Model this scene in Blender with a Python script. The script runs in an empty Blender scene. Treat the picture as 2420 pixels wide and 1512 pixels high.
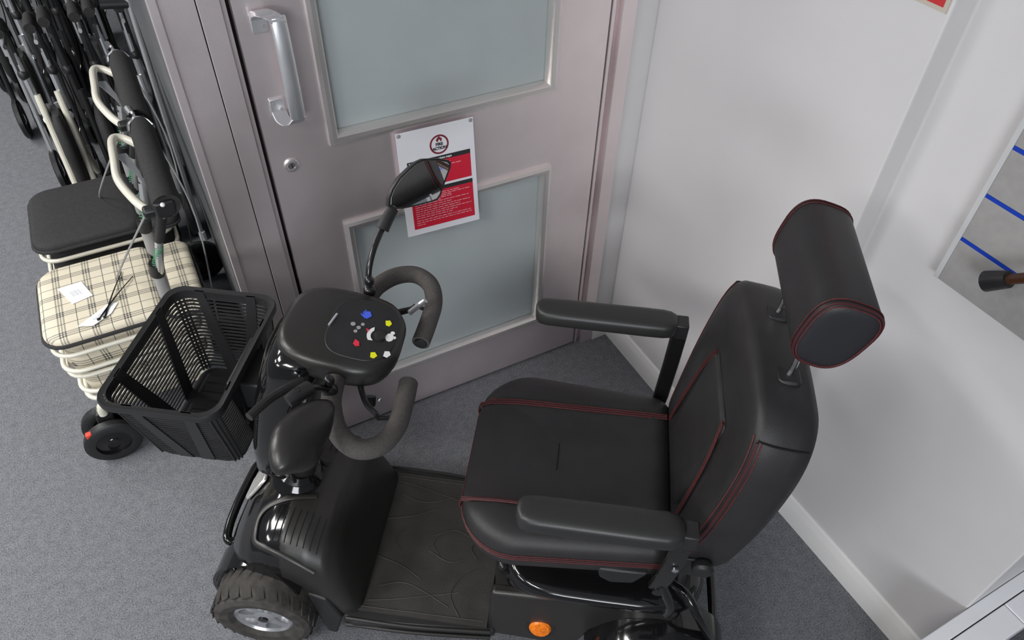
import bpy, bmesh, math, random
from mathutils import Vector, Matrix
random.seed(7)
C = bpy.context.scene.collection
PI = math.pi

# ------------------------------------------------------------------ camera, world, lights
cam_data = bpy.data.cameras.new('camera'); cam = bpy.data.objects.new('camera', cam_data); C.objects.link(cam)
R = ((0.8851538678567743, -0.46488145767160133, 0.019694175060647173),
     (-0.3172149174942024, -0.6338737173873035, -0.7053926612353913),
     (0.3404075885425276, 0.6181337563333102, -0.7085431059180048))
m = Matrix(((R[0][0], -R[1][0], -R[2][0], 0), (R[0][1], -R[1][1], -R[2][1], 0), (R[0][2], -R[1][2], -R[2][2], 1.9), (0, 0, 0, 1)))
cam.matrix_world = m
FPX = 1740.1
cam_data.sensor_width = 36; cam_data.lens = FPX / 2420 * 36; cam_data.clip_start = 0.05
bpy.context.scene.camera = cam
vs = bpy.context.scene.view_settings
vs.view_transform = 'Standard'; vs.look = 'None'; vs.gamma = 1; vs.use_curve_mapping = False; vs.exposure = 0.11
world = bpy.data.worlds.new('shop_daylight'); bpy.context.scene.world = world; world.use_nodes = True
bg = world.node_tree.nodes['Background']; bg.inputs[0].default_value = (.86, .93, 1, 1); bg.inputs[1].default_value = 0.16

def area(name, loc, size, power, rot=(0, 0, 0), col=(1, 1, 1)):
    l = bpy.data.lights.new(name, 'AREA'); l.shape = 'RECTANGLE'; l.size = size[0]; l.size_y = size[1]; l.energy = power; l.color = col
    o = bpy.data.objects.new(name, l); C.objects.link(o); o.location = loc; o.rotation_euler = rot
    return o
# fluorescent ceiling panels of the shop and the shop-front daylight
PANELS = [(-1.9, -0.3), (-1.9, 1.9), (-1.9, 4.3), (-3.6, 0.8), (-3.6, 3.1)]
for px_, py_ in PANELS:
    area('ceiling_panel_light', (px_, py_, 2.66), (.58, 1.15), 45, col=(1, .985, .96))
area('shop_front_daylight', (-2.0, -3.2, 1.9), (1.9, 1.1), 90, rot=(math.radians(95), 0, math.radians(-20)), col=(.93, .96, 1))

# ------------------------------------------------------------------ materials
def mat(name, col, rough=.5, metal=0, noise=0, nscale=40, bump=0, bscale=300, coat=0, trans=0, ior=1.45, spec=.5, emit=None, rvar=0):
    M = bpy.data.materials.new(name); M.use_nodes = True; nt = M.node_tree; b = nt.nodes['Principled BSDF']
    b.inputs['Base Color'].default_value = (*col, 1); b.inputs['Roughness'].default_value = rough; b.inputs['Metallic'].default_value = metal
    b.inputs['Coat Weight'].default_value = coat; b.inputs['Transmission Weight'].default_value = trans; b.inputs['IOR'].default_value = ior
    b.inputs['Specular IOR Level'].default_value = spec; b.inputs['Coat Roughness'].default_value = .05
    tc = nt.nodes.new('ShaderNodeTexCoord')
    n = nt.nodes.new('ShaderNodeTexNoise'); n.inputs['Scale'].default_value = nscale; n.inputs['Detail'].default_value = 4
    nt.links.new(tc.outputs['Object'], n.inputs['Vector'])
    if noise:
        r = nt.nodes.new('ShaderNodeValToRGB'); nt.links.new(n.outputs['Fac'], r.inputs[0])
        r.color_ramp.elements[0].position = .3; r.color_ramp.elements[1].position = .7
        r.color_ramp.elements[0].color = (*[c * (1 - noise) for c in col], 1); r.color_ramp.elements[1].color = (*[min(1, c * (1 + noise)) for c in col], 1)
        nt.links.new(r.outputs[0], b.inputs['Base Color'])
    if rvar:
        mr = nt.nodes.new('ShaderNodeMapRange'); mr.inputs['To Min'].default_value = max(0, rough - rvar); mr.inputs['To Max'].default_value = rough + rvar
        nt.links.new(n.outputs['Fac'], mr.inputs['Value']); nt.links.new(mr.outputs[0], b.inputs['Roughness'])
    if bump:
        n2 = nt.nodes.new('ShaderNodeTexNoise'); n2.inputs['Scale'].default_value = bscale; n2.inputs['Detail'].default_value = 3
        nt.links.new(tc.outputs['Object'], n2.inputs['Vector'])
        bp = nt.nodes.new('ShaderNodeBump'); bp.inputs['Strength'].default_value = bump; bp.inputs['Distance'].default_value = .002
        nt.links.new(n2.outputs['Fac'], bp.inputs['Height']); nt.links.new(bp.outputs[0], b.inputs['Normal'])
    if emit:
        b.inputs['Emission Color'].default_value = (*emit[0], 1); b.inputs['Emission Strength'].default_value = emit[1]
    return M

def carpet_mat():
    M = mat('carpet', (.155, .165, .2), .95, spec=.15); nt = M.node_tree; b = nt.nodes['Principled BSDF']
    tc = nt.nodes.new('ShaderNodeTexCoord')
    a = nt.nodes.new('ShaderNodeTexNoise'); a.inputs['Scale'].default_value = 260; a.inputs['Detail'].default_value = 6; a.inputs['Roughness'].default_value = .75
    c = nt.nodes.new('ShaderNodeTexNoise'); c.inputs['Scale'].default_value = 45; c.inputs['Detail'].default_value = 5
    for q in (a, c): nt.links.new(tc.outputs['Object'], q.inputs['Vector'])
    mx = nt.nodes.new('ShaderNodeMath'); mx.operation = 'MULTIPLY_ADD'; mx.inputs[1].default_value = .86
    ml = nt.nodes.new('ShaderNodeMath'); ml.operation = 'MULTIPLY'; ml.inputs[1].default_value = .14
    nt.links.new(c.outputs['Fac'], ml.inputs[0]); nt.links.new(a.outputs['Fac'], mx.inputs[0]); nt.links.new(ml.outputs[0], mx.inputs[2])
    r = nt.nodes.new('ShaderNodeValToRGB'); nt.links.new(mx.outputs[0], r.inputs[0])
    e = r.color_ramp.elements; e[0].position = .36; e[0].color = (.066, .070, .082, 1); e[1].position = .64; e[1].color = (.29, .295, .315, 1)
    nt.links.new(r.outputs[0], b.inputs['Base Color'])
    bp = nt.nodes.new('ShaderNodeBump'); bp.inputs['Strength'].default_value = .6; bp.inputs['Distance'].default_value = .004
    nt.links.new(a.outputs['Fac'], bp.inputs['Height']); nt.links.new(bp.outputs[0], b.inputs['Normal'])
    return M

def plaid_mat(name, mode):
    """cream tartan; mode 'top' weaves x with y, 'side' weaves (x+y) with z"""
    M = mat(name, (.6, .55, .43), .55); nt = M.node_tree; b = nt.nodes['Principled BSDF']
    tc = nt.nodes.new('ShaderNodeTexCoord'); sp = nt.nodes.new('ShaderNodeSeparateXYZ'); nt.links.new(tc.outputs['Object'], sp.inputs[0])
    def mth(op, a, bb=None):
        q = nt.nodes.new('ShaderNodeMath'); q.operation = op
        for i, v in enumerate((a, bb)):
            if v is None: continue
            if isinstance(v, (int, float)): q.inputs[i].default_value = v
            else: nt.links.new(v, q.inputs[i])
        return q.outputs[0]
    if mode == 'top': A, B = sp.outputs[0], sp.outputs[1]
    else: A, B = mth('ADD', sp.outputs[0], sp.outputs[1]), sp.outputs[2]
    def stripes(co, per, offs, w):
        fr = mth('FRACT', mth('DIVIDE', mth('ADD', co, 10), per)); out = None
        for o in offs:
            s = mth('LESS_THAN', mth('ABSOLUTE', mth('SUBTRACT', fr, o)), w)
            out = s if out is None else mth('MAXIMUM', out, s)
        return out
    thin = mth('MAXIMUM', stripes(A, .078, (.93,), .012), stripes(B, .078, (.93,), .012))
    bA, bB = stripes(A, .078, (.34, .43, .52), .027), stripes(B, .078, (.34, .43, .52), .027)
    dark = mth('ADD', mth('MULTIPLY', mth('ADD', bA, bB), .5), mth('MULTIPLY', thin, .8))
    r = nt.nodes.new('ShaderNodeValToRGB'); nt.links.new(dark, r.inputs[0]); e = r.color_ramp.elements
    e[0].color = (.66, .60, .47, 1); e[1].position = .9; e[1].color = (.035, .037, .04, 1)
    nt.links.new(r.outputs[0], b.inputs['Base Color'])
    return M

M = {}
M['carpet'] = carpet_mat()
M['wall'] = mat('painted_wall', (.66, .645, .65), .42, noise=.015, nscale=6, bump=.08, bscale=120)
M['white'] = mat('white_gloss_paint', (.78, .77, .76), .3, noise=.02, nscale=5)
M['white_panel'] = mat('white_laminate', (.9, .91, .95), .3)
M['steel'] = mat('satin_steel', (.92, .83, .835), .36, metal=.85, noise=.06, nscale=5, rvar=.05, bump=.06, bscale=500)
M['steel_side'] = mat('dull_steel', (.2, .2, .21), .4, metal=.6, noise=.1, nscale=4)
M['moulding'] = mat('steel_moulding', (.80, .76, .74), .27, metal=.8, noise=.04, nscale=8)
M['alu'] = mat('brushed_aluminium', (.72, .73, .75), .35, metal=.85, noise=.04, nscale=20)
M['gap'] = mat('black_gap', (.006, .006, .006), .9)
M['frost'] = mat('frosted_glass', (.62, .68, .685), .28, trans=.4, noise=.03, nscale=9, bump=.12, bscale=900)
M['partition'] = mat('smoked_partition', (.16, .165, .175), .3, metal=.35, noise=.1, nscale=3)
M['ceiling'] = mat('ceiling_tile', (.75, .75, .75), .9)
M['panel'] = mat('lit_diffuser', (1, 1, 1), .5, emit=((1, .985, .96), 3.5))
M['leather'] = mat('black_leatherette', (.022, .021, .022), .44, noise=.12, nscale=25, bump=.22, bscale=700, spec=.45)
M['leather_plain'] = mat('black_smooth_leatherette', (.021, .021, .025), .42, bump=.15, bscale=600, spec=.45)
M['red_thread'] = mat('dark_red_stitching', (.095, .018, .019), .6, noise=.5, nscale=420)
M['red_piping'] = mat('dark_red_piping', (.05, .010, .012), .6)
M['rubber_pad'] = mat('moulded_foam_pad', (.023, .023, .023), .36, bump=.1, bscale=900)
M['gloss'] = mat('gloss_black_paint', (.006, .006, .0065), .12, coat=.35, rvar=.03, nscale=7)
M['satin_black'] = mat('satin_black_plastic', (.02, .019, .018), .33, noise=.1, nscale=12, bump=.08, bscale=500)
M['plastic'] = mat('black_plastic', (.017, .017, .018), .42, noise=.1, nscale=30, bump=.1, bscale=600)
M['mat_rubber'] = mat('footmat_rubber', (.030, .028, .025), .6, noise=.25, nscale=16, bump=.35, bscale=260)
M['foam'] = mat('grey_foam_grip', (.075, .068, .064), .85, noise=.15, nscale=200, bump=.4, bscale=900)
M['black_foam'] = mat('black_foam_grip', (.022, .021, .021), .8, noise=.2, nscale=120, bump=.4, bscale=700)
M['tyre'] = mat('dusty_tyre', (.042, .038, .035), .75, noise=.35, nscale=45, bump=.3, bscale=150)
M['chrome'] = mat('chrome', (.8, .8, .82), .12, metal=1)
M['black_metal'] = mat('black_powder_coat', (.012, .012, .013), .28, metal=.2, coat=.3)
M['mirror'] = mat('mirror_glass', (.75, .77, .78), .015, metal=1)
M['cream'] = mat('cream_frame_paint', (.66, .635, .54), .3, coat=.3, noise=.04, nscale=20)
M['silver'] = mat('silver_tube', (.62, .63, .65), .25, metal=.85)
M['grey_plastic'] = mat('grey_plastic', (.28, .28, .28), .5)
M['plaid_top'] = plaid_mat('tartan_lid', 'top'); M['plaid_side'] = plaid_mat('tartan_bag', 'side')
M['nylon'] = mat('black_nylon', (.022, .021, .022), .75, noise=.25, nscale=150, bump=.4, bscale=800)
M['paper'] = mat('white_card', (.82, .82, .83), .6)
M['poster'] = mat('poster_paper', (.80, .80, .84), .35)
M['poster_red'] = mat('poster_red', (.62, .018, .045), .35)
M['poster_black'] = mat('poster_black', (.03, .03, .033), .4)
M['poster_maroon'] = mat('poster_maroon', (.2, .02, .035), .4)
M['poster_pink'] = mat('poster_pink_text', (.85, .45, .5), .4)
M['sign_red'] = mat('sign_red', (.55, .035, .04), .35)
M['sign_edge'] = mat('sign_edge', (.55, .5, .42), .4)
M['orange'] = mat('amber_reflector', (.75, .18, .01), .25, noise=.3, nscale=160)
M['red_clip'] = mat('red_clip', (.75, .06, .03), .4)
M['blue'] = mat('blue_slot_insert', (.012, .05, .42), .35)
M['slat'] = mat('grey_slatboard', (.335, .325, .32), .5, noise=.05, nscale=60)
M['slat_edge'] = mat('slatboard_edge', (.55, .56, .57), .4)
M['wood'] = mat('brown_cane', (.06, .022, .010), .4, noise=.3, nscale=20)
M['lamp'] = mat('headlamp_lens', (.75, .74, .70), .15, metal=.6, noise=.15, nscale=60)
M['yellow'] = mat('yellow_print', (.75, .75, .01), .5)
M['bluep'] = mat('blue_print', (.06, .12, .7), .5)
M['redp'] = mat('red_print', (.65, .03, .06), .5)
M['whitep'] = mat('white_print', (.75, .75, .75), .5)
M['greyp'] = mat('grey_print', (.3, .3, .31), .5)
M['green'] = mat('green_spring', (.03, .22, .09), .35)
M['tag_text'] = mat('faded_print', (.5, .52, .56), .7)

# ------------------------------------------------------------------ mesh helpers
def nb(): return bmesh.new()
def obj(name, bm, m_, parent=None, smooth=True, bevel=0, mats=None, auto=35, seg=2):
    bmesh.ops.recalc_face_normals(bm, faces=bm.faces)
    me = bpy.data.meshes.new(name); bm.to_mesh(me); bm.free()
    me.materials.append(M[m_])
    for x in (mats or []): me.materials.append(M[x])
    if smooth:
        me.polygons.foreach_set('use_smooth', [True] * len(me.polygons))
        try: me.set_sharp_from_angle(angle=math.radians(auto))
        except Exception: pass
    o = bpy.data.objects.new(name, me); C.objects.link(o)
    if parent is not None: o.parent = parent
    if bevel:
        b = o.modifiers.new('bevel', 'BEVEL'); b.width = bevel; b.segments = seg; b.limit_method = 'ANGLE'; b.angle_limit = math.radians(40)
    return o
def empty(name, loc=(0, 0, 0), rz=0):
    o = bpy.data.objects.new(name, None); C.objects.link(o); o.location = loc; o.rotation_euler = (0, 0, rz); o.empty_display_size = .05; return o
def tag(o, label=None, cat=None, group=None, kind=None):
    for k, v in (('label', label), ('category', cat), ('group', group), ('kind', kind)):
        if v: o[k] = v
    return o
def V(*a): return Vector(a[0] if len(a) == 1 else a)
def box(bm, c, s, rot=None, mi=0):
    g = bmesh.ops.create_cube(bm, size=1); vs_ = g['verts']
    for v in vs_:
        p = Vector((v.co.x * s[0], v.co.y * s[1], v.co.z * s[2]))
        if rot is not None: p = rot @ p
        v.co = p + Vector(c)
    if mi:
        for f in {f for v in vs_ for f in v.link_faces}: f.material_index = mi
def span(bm, a, b, mi=0):
    box(bm, [(a[i] + b[i]) / 2 for i in range(3)], [abs(b[i] - a[i]) for i in range(3)], mi=mi)
def smooth_path(pts, n=6, closed=False):
    P = [Vector(p) for p in pts]; out = []; N = len(P)
    rng = range(N if closed else N - 1)
    for i in rng:
        if closed: p0, p1, p2, p3 = P[i - 1], P[i], P[(i + 1) % N], P[(i + 2) % N]
        else: p0, p1, p2, p3 = P[max(i - 1, 0)], P[i], P[i + 1], P[min(i + 2, N - 1)]
        for k in range(n):
            t = k / n
            out.append(.5 * ((2 * p1) + (p2 - p0) * t + (2 * p0 - 5 * p1 + 4 * p2 - p3) * t * t + (3 * p1 - p0 - 3 * p2 + p3) * t ** 3))
    if not closed: out.append(P[-1])
    return out
def tube(bm, pts, r, seg=10, sm=6, closed=False, cap=True, mi=0, flat=1.0):
    P = smooth_path(pts, sm, closed) if sm else [Vector(p) for p in pts]
    N = len(P); rad = r if callable(r) else (lambda t: r)
    prev = None; rings = []
    for i, p in enumerate(P):
        if closed: d = (P[(i + 1) % N] - P[i - 1])
        else: d = P[min(i + 1, N - 1)] - P[max(i - 1, 0)]
        d.normalize()
        if prev is None:
            a = Vector((0, 0, 1)) if abs(d.z) < .9 else Vector((1, 0, 0)); prev = (a - d * a.dot(d)).normalized()
        else:
            q = prev - d * prev.dot(d); prev = q.normalized() if q.length > 1e-6 else prev
        b = d.cross(prev); rr = rad(i / (N - 1))
        rings.append([bm.verts.new(p + (prev * math.cos(2 * PI * k / seg) * flat + b * math.sin(2 * PI * k / seg)) * rr) for k in range(seg)])
    for i in range(N if closed else N - 1):
        A, B = rings[i], rings[(i + 1) % N]
        for k in range(seg):
            f = bm.faces.new((A[k], A[(k + 1) % seg], B[(k + 1) % seg], B[k])); f.material_index = mi
    if cap and not closed:
        for rg in (rings[0], rings[-1]):
            f = bm.faces.new(rg); f.material_index = mi
def loft(bm, secs, cap=True, closed=True, mi=0):
    rings = [[bm.verts.new(Vector(p)) for p in s] for s in secs]
    n = len(rings[0])
    for A, B in zip(rings, rings[1:]):
        for k in range(n if closed else n - 1):
            f = bm.faces.new((A[k], A[(k + 1) % n], B[(k + 1) % n], B[k])); f.material_index = mi
    if cap:
        for rg in (rings[0], rings[-1]):
            f = bm.faces.new(rg); f.material_index = mi
def sup(n, hu, hv, e=3.0, e2=None):
    out = []
    for k in range(n):
        t = 2 * PI * k / n; c, s = math.cos(t), math.sin(t)
        out.append((hu * math.copysign(abs(c) ** (2 / e), c), hv * math.copysign(abs(s) ** (2 / (e2 or e)), s)))
    return out
def lathe(bm, prof, c, axis, seg=32, mi=0, closed=True):
    """prof: (radius, offset along axis)"""
    ax = Vector(axis).normalized(); a = Vector((0, 0, 1)) if abs(ax.z) < .9 else Vector((1, 0, 0))
    u = (a - ax * a.dot(ax)).normalized(); w = ax.cross(u); c = Vector(c); rings = []
    for r_, h in prof:
        rings.append([bm.verts.new(c + ax * h + (u * math.cos(2 * PI * k / seg) + w * math.sin(2 * PI * k / seg)) * max(r_, 1e-5)) for k in range(seg)])
    pr = list(zip(rings, rings[1:])) + ([(rings[-1], rings[0])] if closed else [])
    for A, B in pr:
        for k in range(seg):
            f = bm.faces.new((A[k], A[(k + 1) % seg], B[(k + 1) % seg], B[k])); f.material_index = mi
    if not closed:
        for rg in (rings[0], rings[-1]):
            f = bm.faces.new(rg); f.material_index = mi
def ball(bm, c, r, s=(1, 1, 1), seg=16, mi=0):
    g = bmesh.ops.create_uvsphere(bm, u_segments=seg, v_segments=seg // 2 + 2, radius=r)
    for v in g['verts']: v.co = Vector((v.co.x * s[0], v.co.y * s[1], v.co.z * s[2])) + Vector(c)
    if mi:
        for f in {f for v in g['verts'] for f in v.link_faces}: f.material_index = mi
def prism(bm, pts, off, mi=0):
    """polygon pts (3d) extruded by vector off"""
    off = Vector(off); A = [bm.verts.new(Vector(p)) for p in pts]; B = [bm.verts.new(Vector(p) + off) for p in pts]
    n = len(A); fs = [bm.faces.new(A), bm.faces.new(B)]
    for k in range(n): fs.append(bm.faces.new((A[k], A[(k + 1) % n], B[(k + 1) % n], B[k])))
    for f in fs: f.material_index = mi
def rrect(hx, hy, r, n=5, cx=0, cy=0):
    out = []
    rs = r if isinstance(r, (tuple, list)) else (r,) * 4
    for (sx, sy, a0), rr in zip(((1, 1, 0), (-1, 1, 90), (-1, -1, 180), (1, -1, 270)), rs):
        for k in range(n + 1):
            a = math.radians(a0 + 90 * k / n); out.append((cx + sx * (hx - rr) + rr * math.cos(a), cy + sy * (hy - rr) + rr * math.sin(a)))
    return out
def text_bm(s, size, fn, bold=0, align='LEFT', spacing=1):
    cu = bpy.data.curves.new('t', 'FONT'); cu.body = s; cu.size = size; cu.align_x = align; cu.offset = bold; cu.space_character = spacing; cu.resolution_u = 3
    o = bpy.data.objects.new('t', cu); C.objects.link(o); bpy.context.view_layer.update()
    me = bpy.data.meshes.new_from_object(o.evaluated_get(bpy.context.evaluated_depsgraph_get()))
    bm = nb(); bm.from_mesh(me); bpy.data.objects.remove(o); bpy.data.meshes.remove(me); bpy.data.curves.remove(cu)
    for v in bm.verts: v.co = Vector(fn(v.co.x, v.co.y))
    return bm
def join_bm(dst, src, mi=0):
    mp = {v: dst.verts.new(v.co) for v in src.verts}
    for f in src.faces:
        try: nf = dst.faces.new([mp[v] for v in f.verts]); nf.material_index = mi
        except ValueError: pass
    src.free()

# ------------------------------------------------------------------ setting
DY = 1.46      # door wall plane
WX = 1.195     # right wall plane
CX = 1.257     # recessed right wall plane
bm = nb(); span(bm, (-5, -3.5, -.05), (3.2, 7, 0)); tag(obj('floor', bm, 'carpet', smooth=False), kind='structure')
bm = nb(); span(bm, (-5, -3.5, 2.7), (3.2, 7, 2.75)); tag(obj('ceiling', bm, 'ceiling', smooth=False), kind='structure')
LW = ['near the camera, over the open floor left of the scooter', 'over the open floor left of the tartan walker', 'over the open floor left of the folded rollators', 'deep in the shop, level with the scooter', 'deep in the shop, level with the folded rollators']
for px_, py_ in PANELS:
    r_ = empty('ceiling_light', (px_, py_, 2.7)); tag(r_, 'lit rectangular ceiling panel ' + LW[PANELS.index((px_, py_))], 'light', 'ceiling light panels')
    bm = nb()
    for s in (-1, 1):
        span(bm, (s * .3 - .015, -.6, -.02), (s * .3 + .015, .6, 0)); span(bm, (-.3, s * .6 - .015, -.02), (.3, s * .6 + .015, 0))
    obj('light_frame', bm, 'white', r_, smooth=False)
    bm = nb(); span(bm, (-.285, -.585, -.012), (.285, .585, -.004)); obj('diffuser', bm, 'panel', r_, smooth=False)

bm = nb(); span(bm, (1.12, DY, 0), (3.2, DY + .12, 2.7)); span(bm, (.05, DY, 2.1), (1.12, DY + .12, 2.7))
tag(obj('wall_back', bm, 'wall', smooth=False), kind='structure')
# right wall: projecting part, small return, recessed part
bm = nb()
pts = [(WX, DY), (WX, .723), (CX, .723), (CX, .136), (CX + .9, .136), (CX + .9, DY)]
prism(bm, [(x, y, 0) for x, y in pts], (0, 0, 2.7))
tag(obj('wall_right', bm, 'wall', smooth=False, bevel=.004), kind='structure')
# partition to the left of the door running away from the camera
bm = nb(); span(bm, (.045, DY + .03, .0), (.10, 6.5, 2.7)); tag(obj('wall_left', bm, 'partition', smooth=False), kind='structure')
bm = nb(); span(bm, (.03, 6.5, 0), (3.2, 6.6, 2.7)); tag(obj('wall_far', bm, 'wall', smooth=False), kind='structure')
bm = nb(); span(bm, (3.1, .136, 0), (3.2, 6.6, 2.7)); tag(obj('wall_store', bm, 'wall', smooth=False), kind='structure')

def skirting(name, path, h=.085, t=.016):
    """path of (x,y) with the room on the left side (normals n)"""
    bm = nb(); prof = [(0, 0), (t, 0), (t, h - .026), (t - .003, h - .018), (t * .45, h - .004), (.002, h), (0, h)]
    P = [Vector(p) for p in path]; secs = []
    for i, p in enumerate(P):
        def nrm(a, b): d = (b - a).normalized(); return Vector((-d.y, d.x))
        if i == 0: n = nrm(P[0], P[1])
        elif i == len(P) - 1: n = nrm(P[-2], P[-1])
        else:
            a, b = nrm(P[i - 1], P[i]), nrm(P[i], P[i + 1]); n = (a + b); n = n / (n.dot(a))
        secs.append([(p.x + n.x * o, p.y + n.y * o, z) for o, z in prof])
    loft(bm, secs); return tag(obj(name, bm, 'white', auto=25), kind='structure')
skirting('baseboard_right', [(CX, .137), (CX, .723), (WX, .723), (WX, DY), (1.122, DY)])

# door frame
bm = nb()
span(bm, (.048, DY - .012, 0), (.064, DY + .04, 2.1))
span(bm, (.064, DY - .004, 0), (.1275, DY + .06, 2.1)); span(bm, (.1295, DY - .004, 0), (.170, DY + .06, 2.1)); span(bm, (.170, DY + .008, 0), (.181, DY + .06, 2.1))
span(bm, (1.056, DY - .002, 0), (1.066, DY + .06, 2.1)); span(bm, (1.066, DY + .012, 0), (1.078, DY + .06, 2.1)); span(bm, (1.078, DY - .014, 0), (1.12, DY + .06, 2.1))
span(bm, (.064, DY - .004, 2.06), (1.12, DY + .06, 2.12))
tag(obj('trim_1', bm, 'steel', smooth=False, bevel=.0012), kind='structure')
bm = nb(); span(bm, (.125, DY + .001, 0), (.132, DY + .05, 2.05)); span(bm, (.18, DY + .028, 0), (.19, DY + .055, 2.05)); span(bm, (1.050, DY + .02, 0), (1.058, DY + .055, 2.05))
tag(obj('trim_2', bm, 'gap', smooth=False), kind='structure')

# door leaf built round its two glazed openings
door = empty('door_1', (.19, DY, 0)); tag(door, kind='structure')
def dl(x): return x - .19
X0, X1 = .1895, 1.0515
ox0, ox1 = .345, .888       # openings
bm = nb()
xs = [X0, ox0, ox1, X1]; zs = [.008, .205, .760, 1.020, 1.96, 2.05]
for i in range(3):
    for j in range(5):
        if i == 1 and j in (1, 3): continue
        span(bm, (dl(xs[i]), 0.0, zs[j]), (dl(xs[i + 1]), .044, zs[j + 1]))
bmesh.ops.remove_doubles(bm, verts=bm.verts, dist=1e-5)
obj('door_leaf', bm, 'steel', door, smooth=False)
for z0, z1 in ((.205, .760), (1.020, 1.96)):
    bm = nb(); span(bm, (dl(ox0) - .003, .016, z0 - .003), (dl(ox1) + .003, .024, z1 + .003)); obj('glass_panel', bm, 'frost', door, smooth=False)
    # swept moulding round the opening
    bm = nb(); prof = [(.022, -.0005), (.020, -.010), (.012, -.013), (.003, -.011), (-.002, -.004), (-.004, .014), (.010, .014)]
    cs = [(ox0, z0, -1, -1), (ox1, z0, 1, -1), (ox1, z1, 1, 1), (ox0, z1, -1, 1)]
    secs = [[(dl(x + sx * o), yy, z + sz * o) for o, yy in prof] for x, z, sx, sz in cs]; secs.append(secs[0])
    loft(bm, secs, cap=False); bmesh.ops.remove_doubles(bm, verts=bm.verts, dist=1e-5)
    obj('glazing_moulding', bm, 'moulding', door, auto=30)
# pull handle: two fixing feet on the left, bar offset to the right
bm = nb()
def hpt(x, y, z): return (dl(x), y, z)
zt, zb = 1.292, 1.117
def foot(zc, sgn):
    # plate
    span(bm, (dl(.216), -.006, zc - .018), (dl(.246), 0, zc + .018))
for zc in (zt, zb): foot(zc, 1)
for zc, s in ((zt, 1), (zb, -1)):
    # arm sweeping out and sideways from the plate to the bar end
    path = [(.231, -.003, zc + s * .012), (.233, -.016, zc + s * .024), (.240, -.030, zc + s * .028), (.252, -.040, zc + s * .024), (.262, -.044, zc + s * .012)]
    P = smooth_path(path, 5); secs = []
    for i, p in enumerate(P):
        t = i / (len(P) - 1); w = .015; th = .004 + .0015 * math.sin(PI * t)
        secs.append([(dl(p.x) - w, p.y - th, p.z - s * th * (1 - t)), (dl(p.x) + w, p.y - th, p.z - s * th * (1 - t)), (dl(p.x) + w, p.y + th, p.z + s * th * (1 - t)), (dl(p.x) - w, p.y + th, p.z + s * th * (1 - t))])
    loft(bm, secs)
secs = []
for z, yo in ((zb - .022, -.040), (zb, -.045), (zb + .05, -.048), (zt - .05, -.048), (zt, -.045), (zt + .022, -.040)):
    secs.append([(dl(.245), yo - .003, z), (dl(.249), yo - .006, z), (dl(.271), yo - .006, z), (dl(.276), yo - .003, z), (dl(.276), yo + .004, z), (dl(.245), yo + .004, z)])
loft(bm, secs)
h = obj('door_handle', bm, 'alu', door, bevel=.0012, auto=40)
bm = nb()
for zc in (zt, zb):
    for dx, dz in ((-.007, .008), (.007, -.006)):
        lathe(bm, [(.0035, 0), (.0035, .0015), (.001, .0012)], (dl(.231) + dx, -.006, zc + dz), (0, -1, 0), 12, closed=False)
obj('screw', bm, 'grey_plastic', h)
bm = nb(); lathe(bm, [(.0165, 0), (.0165, .003), (.014, .0045), (.0085, .0045), (.0085, .002), (.0001, .002)], (dl(.233), 0, .972), (0, -1, 0), 28, closed=False)
lk = obj('lock_escutcheon', bm, 'moulding', door)
bm = nb(); lathe(bm, [(.0085, .0018), (.0075, .0030), (.0001, .0034)], (dl(.233), 0, .972), (0, -1, 0), 20, closed=False); box(bm, (dl(.233), -.0036, .972), (.002, .001, .009), mi=1)
obj('key_cylinder', bm, 'steel_side', lk, mats=['gap'])

# fire action poster on the door
PT = dict(TL=(.474, .9945), TR=(.672, .991), BR=(.684, .684), BL=(.4795, .694))
def pmap(u, v, d=0):
    """u 0..1 left to right, v 0..1 top to bottom; the lower edge stands slightly off the door"""
    a = [PT['TL'][i] * (1 - u) * (1 - v) + PT['TR'][i] * u * (1 - v) + PT['BR'][i] * u * v + PT['BL'][i] * (1 - u) * v for i in (0, 1)]
    return (a[0], DY - .0165 - .004 * v * v - d, a[1])
poster = empty('fire_action_notice', (.578, DY - .014, .84)); tag(poster, 'white and red FIRE ACTION notice pinned to the grey metal door', 'poster')
def po(name, fn, m_, d, mats=None):
    bm = nb(); fn(bm)
    for v in bm.verts: v.co = Vector(pmap(v.co.x, v.co.y, d + v.co.z)) - poster.location
    return obj(name, bm, m_, poster, smooth=False, mats=mats)
def quad(bm, u0, v0, u1, v1, z=0, mi=0, n=1):
    for k in range(n):
        a, b = v0 + (v1 - v0) * k / n, v0 + (v1 - v0) * (k + 1) / n
        f = bm.faces.new([bm.verts.new((u, v, z)) for u, v in ((u0, a), (u1, a), (u1, b), (u0, b))]); f.material_index = mi
def sheet(bm):
    for k in range(8):
        span(bm, (0, k / 8, -.0008), (1, (k + 1) / 8, 0))
    bmesh.ops.remove_doubles(bm, verts=bm.verts, dist=1e-6)
po('sheet', sheet, 'poster', 0)
po('red_block', lambda b: quad(b, .10, .314, .935, .535, n=2), 'poster_red', .0006); po('red_block', lambda b: quad(b, .10, .594, .94, .94, n=4), 'poster_red', .0006)
po('black_bar', lambda b: quad(b, .10, .275, .935, .315), 'poster_black', .0007); po('black_bar', lambda b: quad(b, .10, .558, .94, .595), 'poster_black', .0007)
AR = .21 / .30
def ring(bm):
    n = 40; cu, cv = .535, .172
    for ro, ri, mi in ((.092, .076, 0),):
        for k in range(n):
            a, b = 2 * PI * k / n, 2 * PI * (k + 1) / n
            P_ = [(ro, a), (ro, b), (ri, b), (ri, a)]
            bm.faces.new([bm.verts.new((cu + r * 1.35 * math.cos(t), cv + r * 1.35 * AR * math.sin(t), 0)) for r, t in P_])
po('emblem_ring', ring, 'poster_maroon', .0007)
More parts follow.
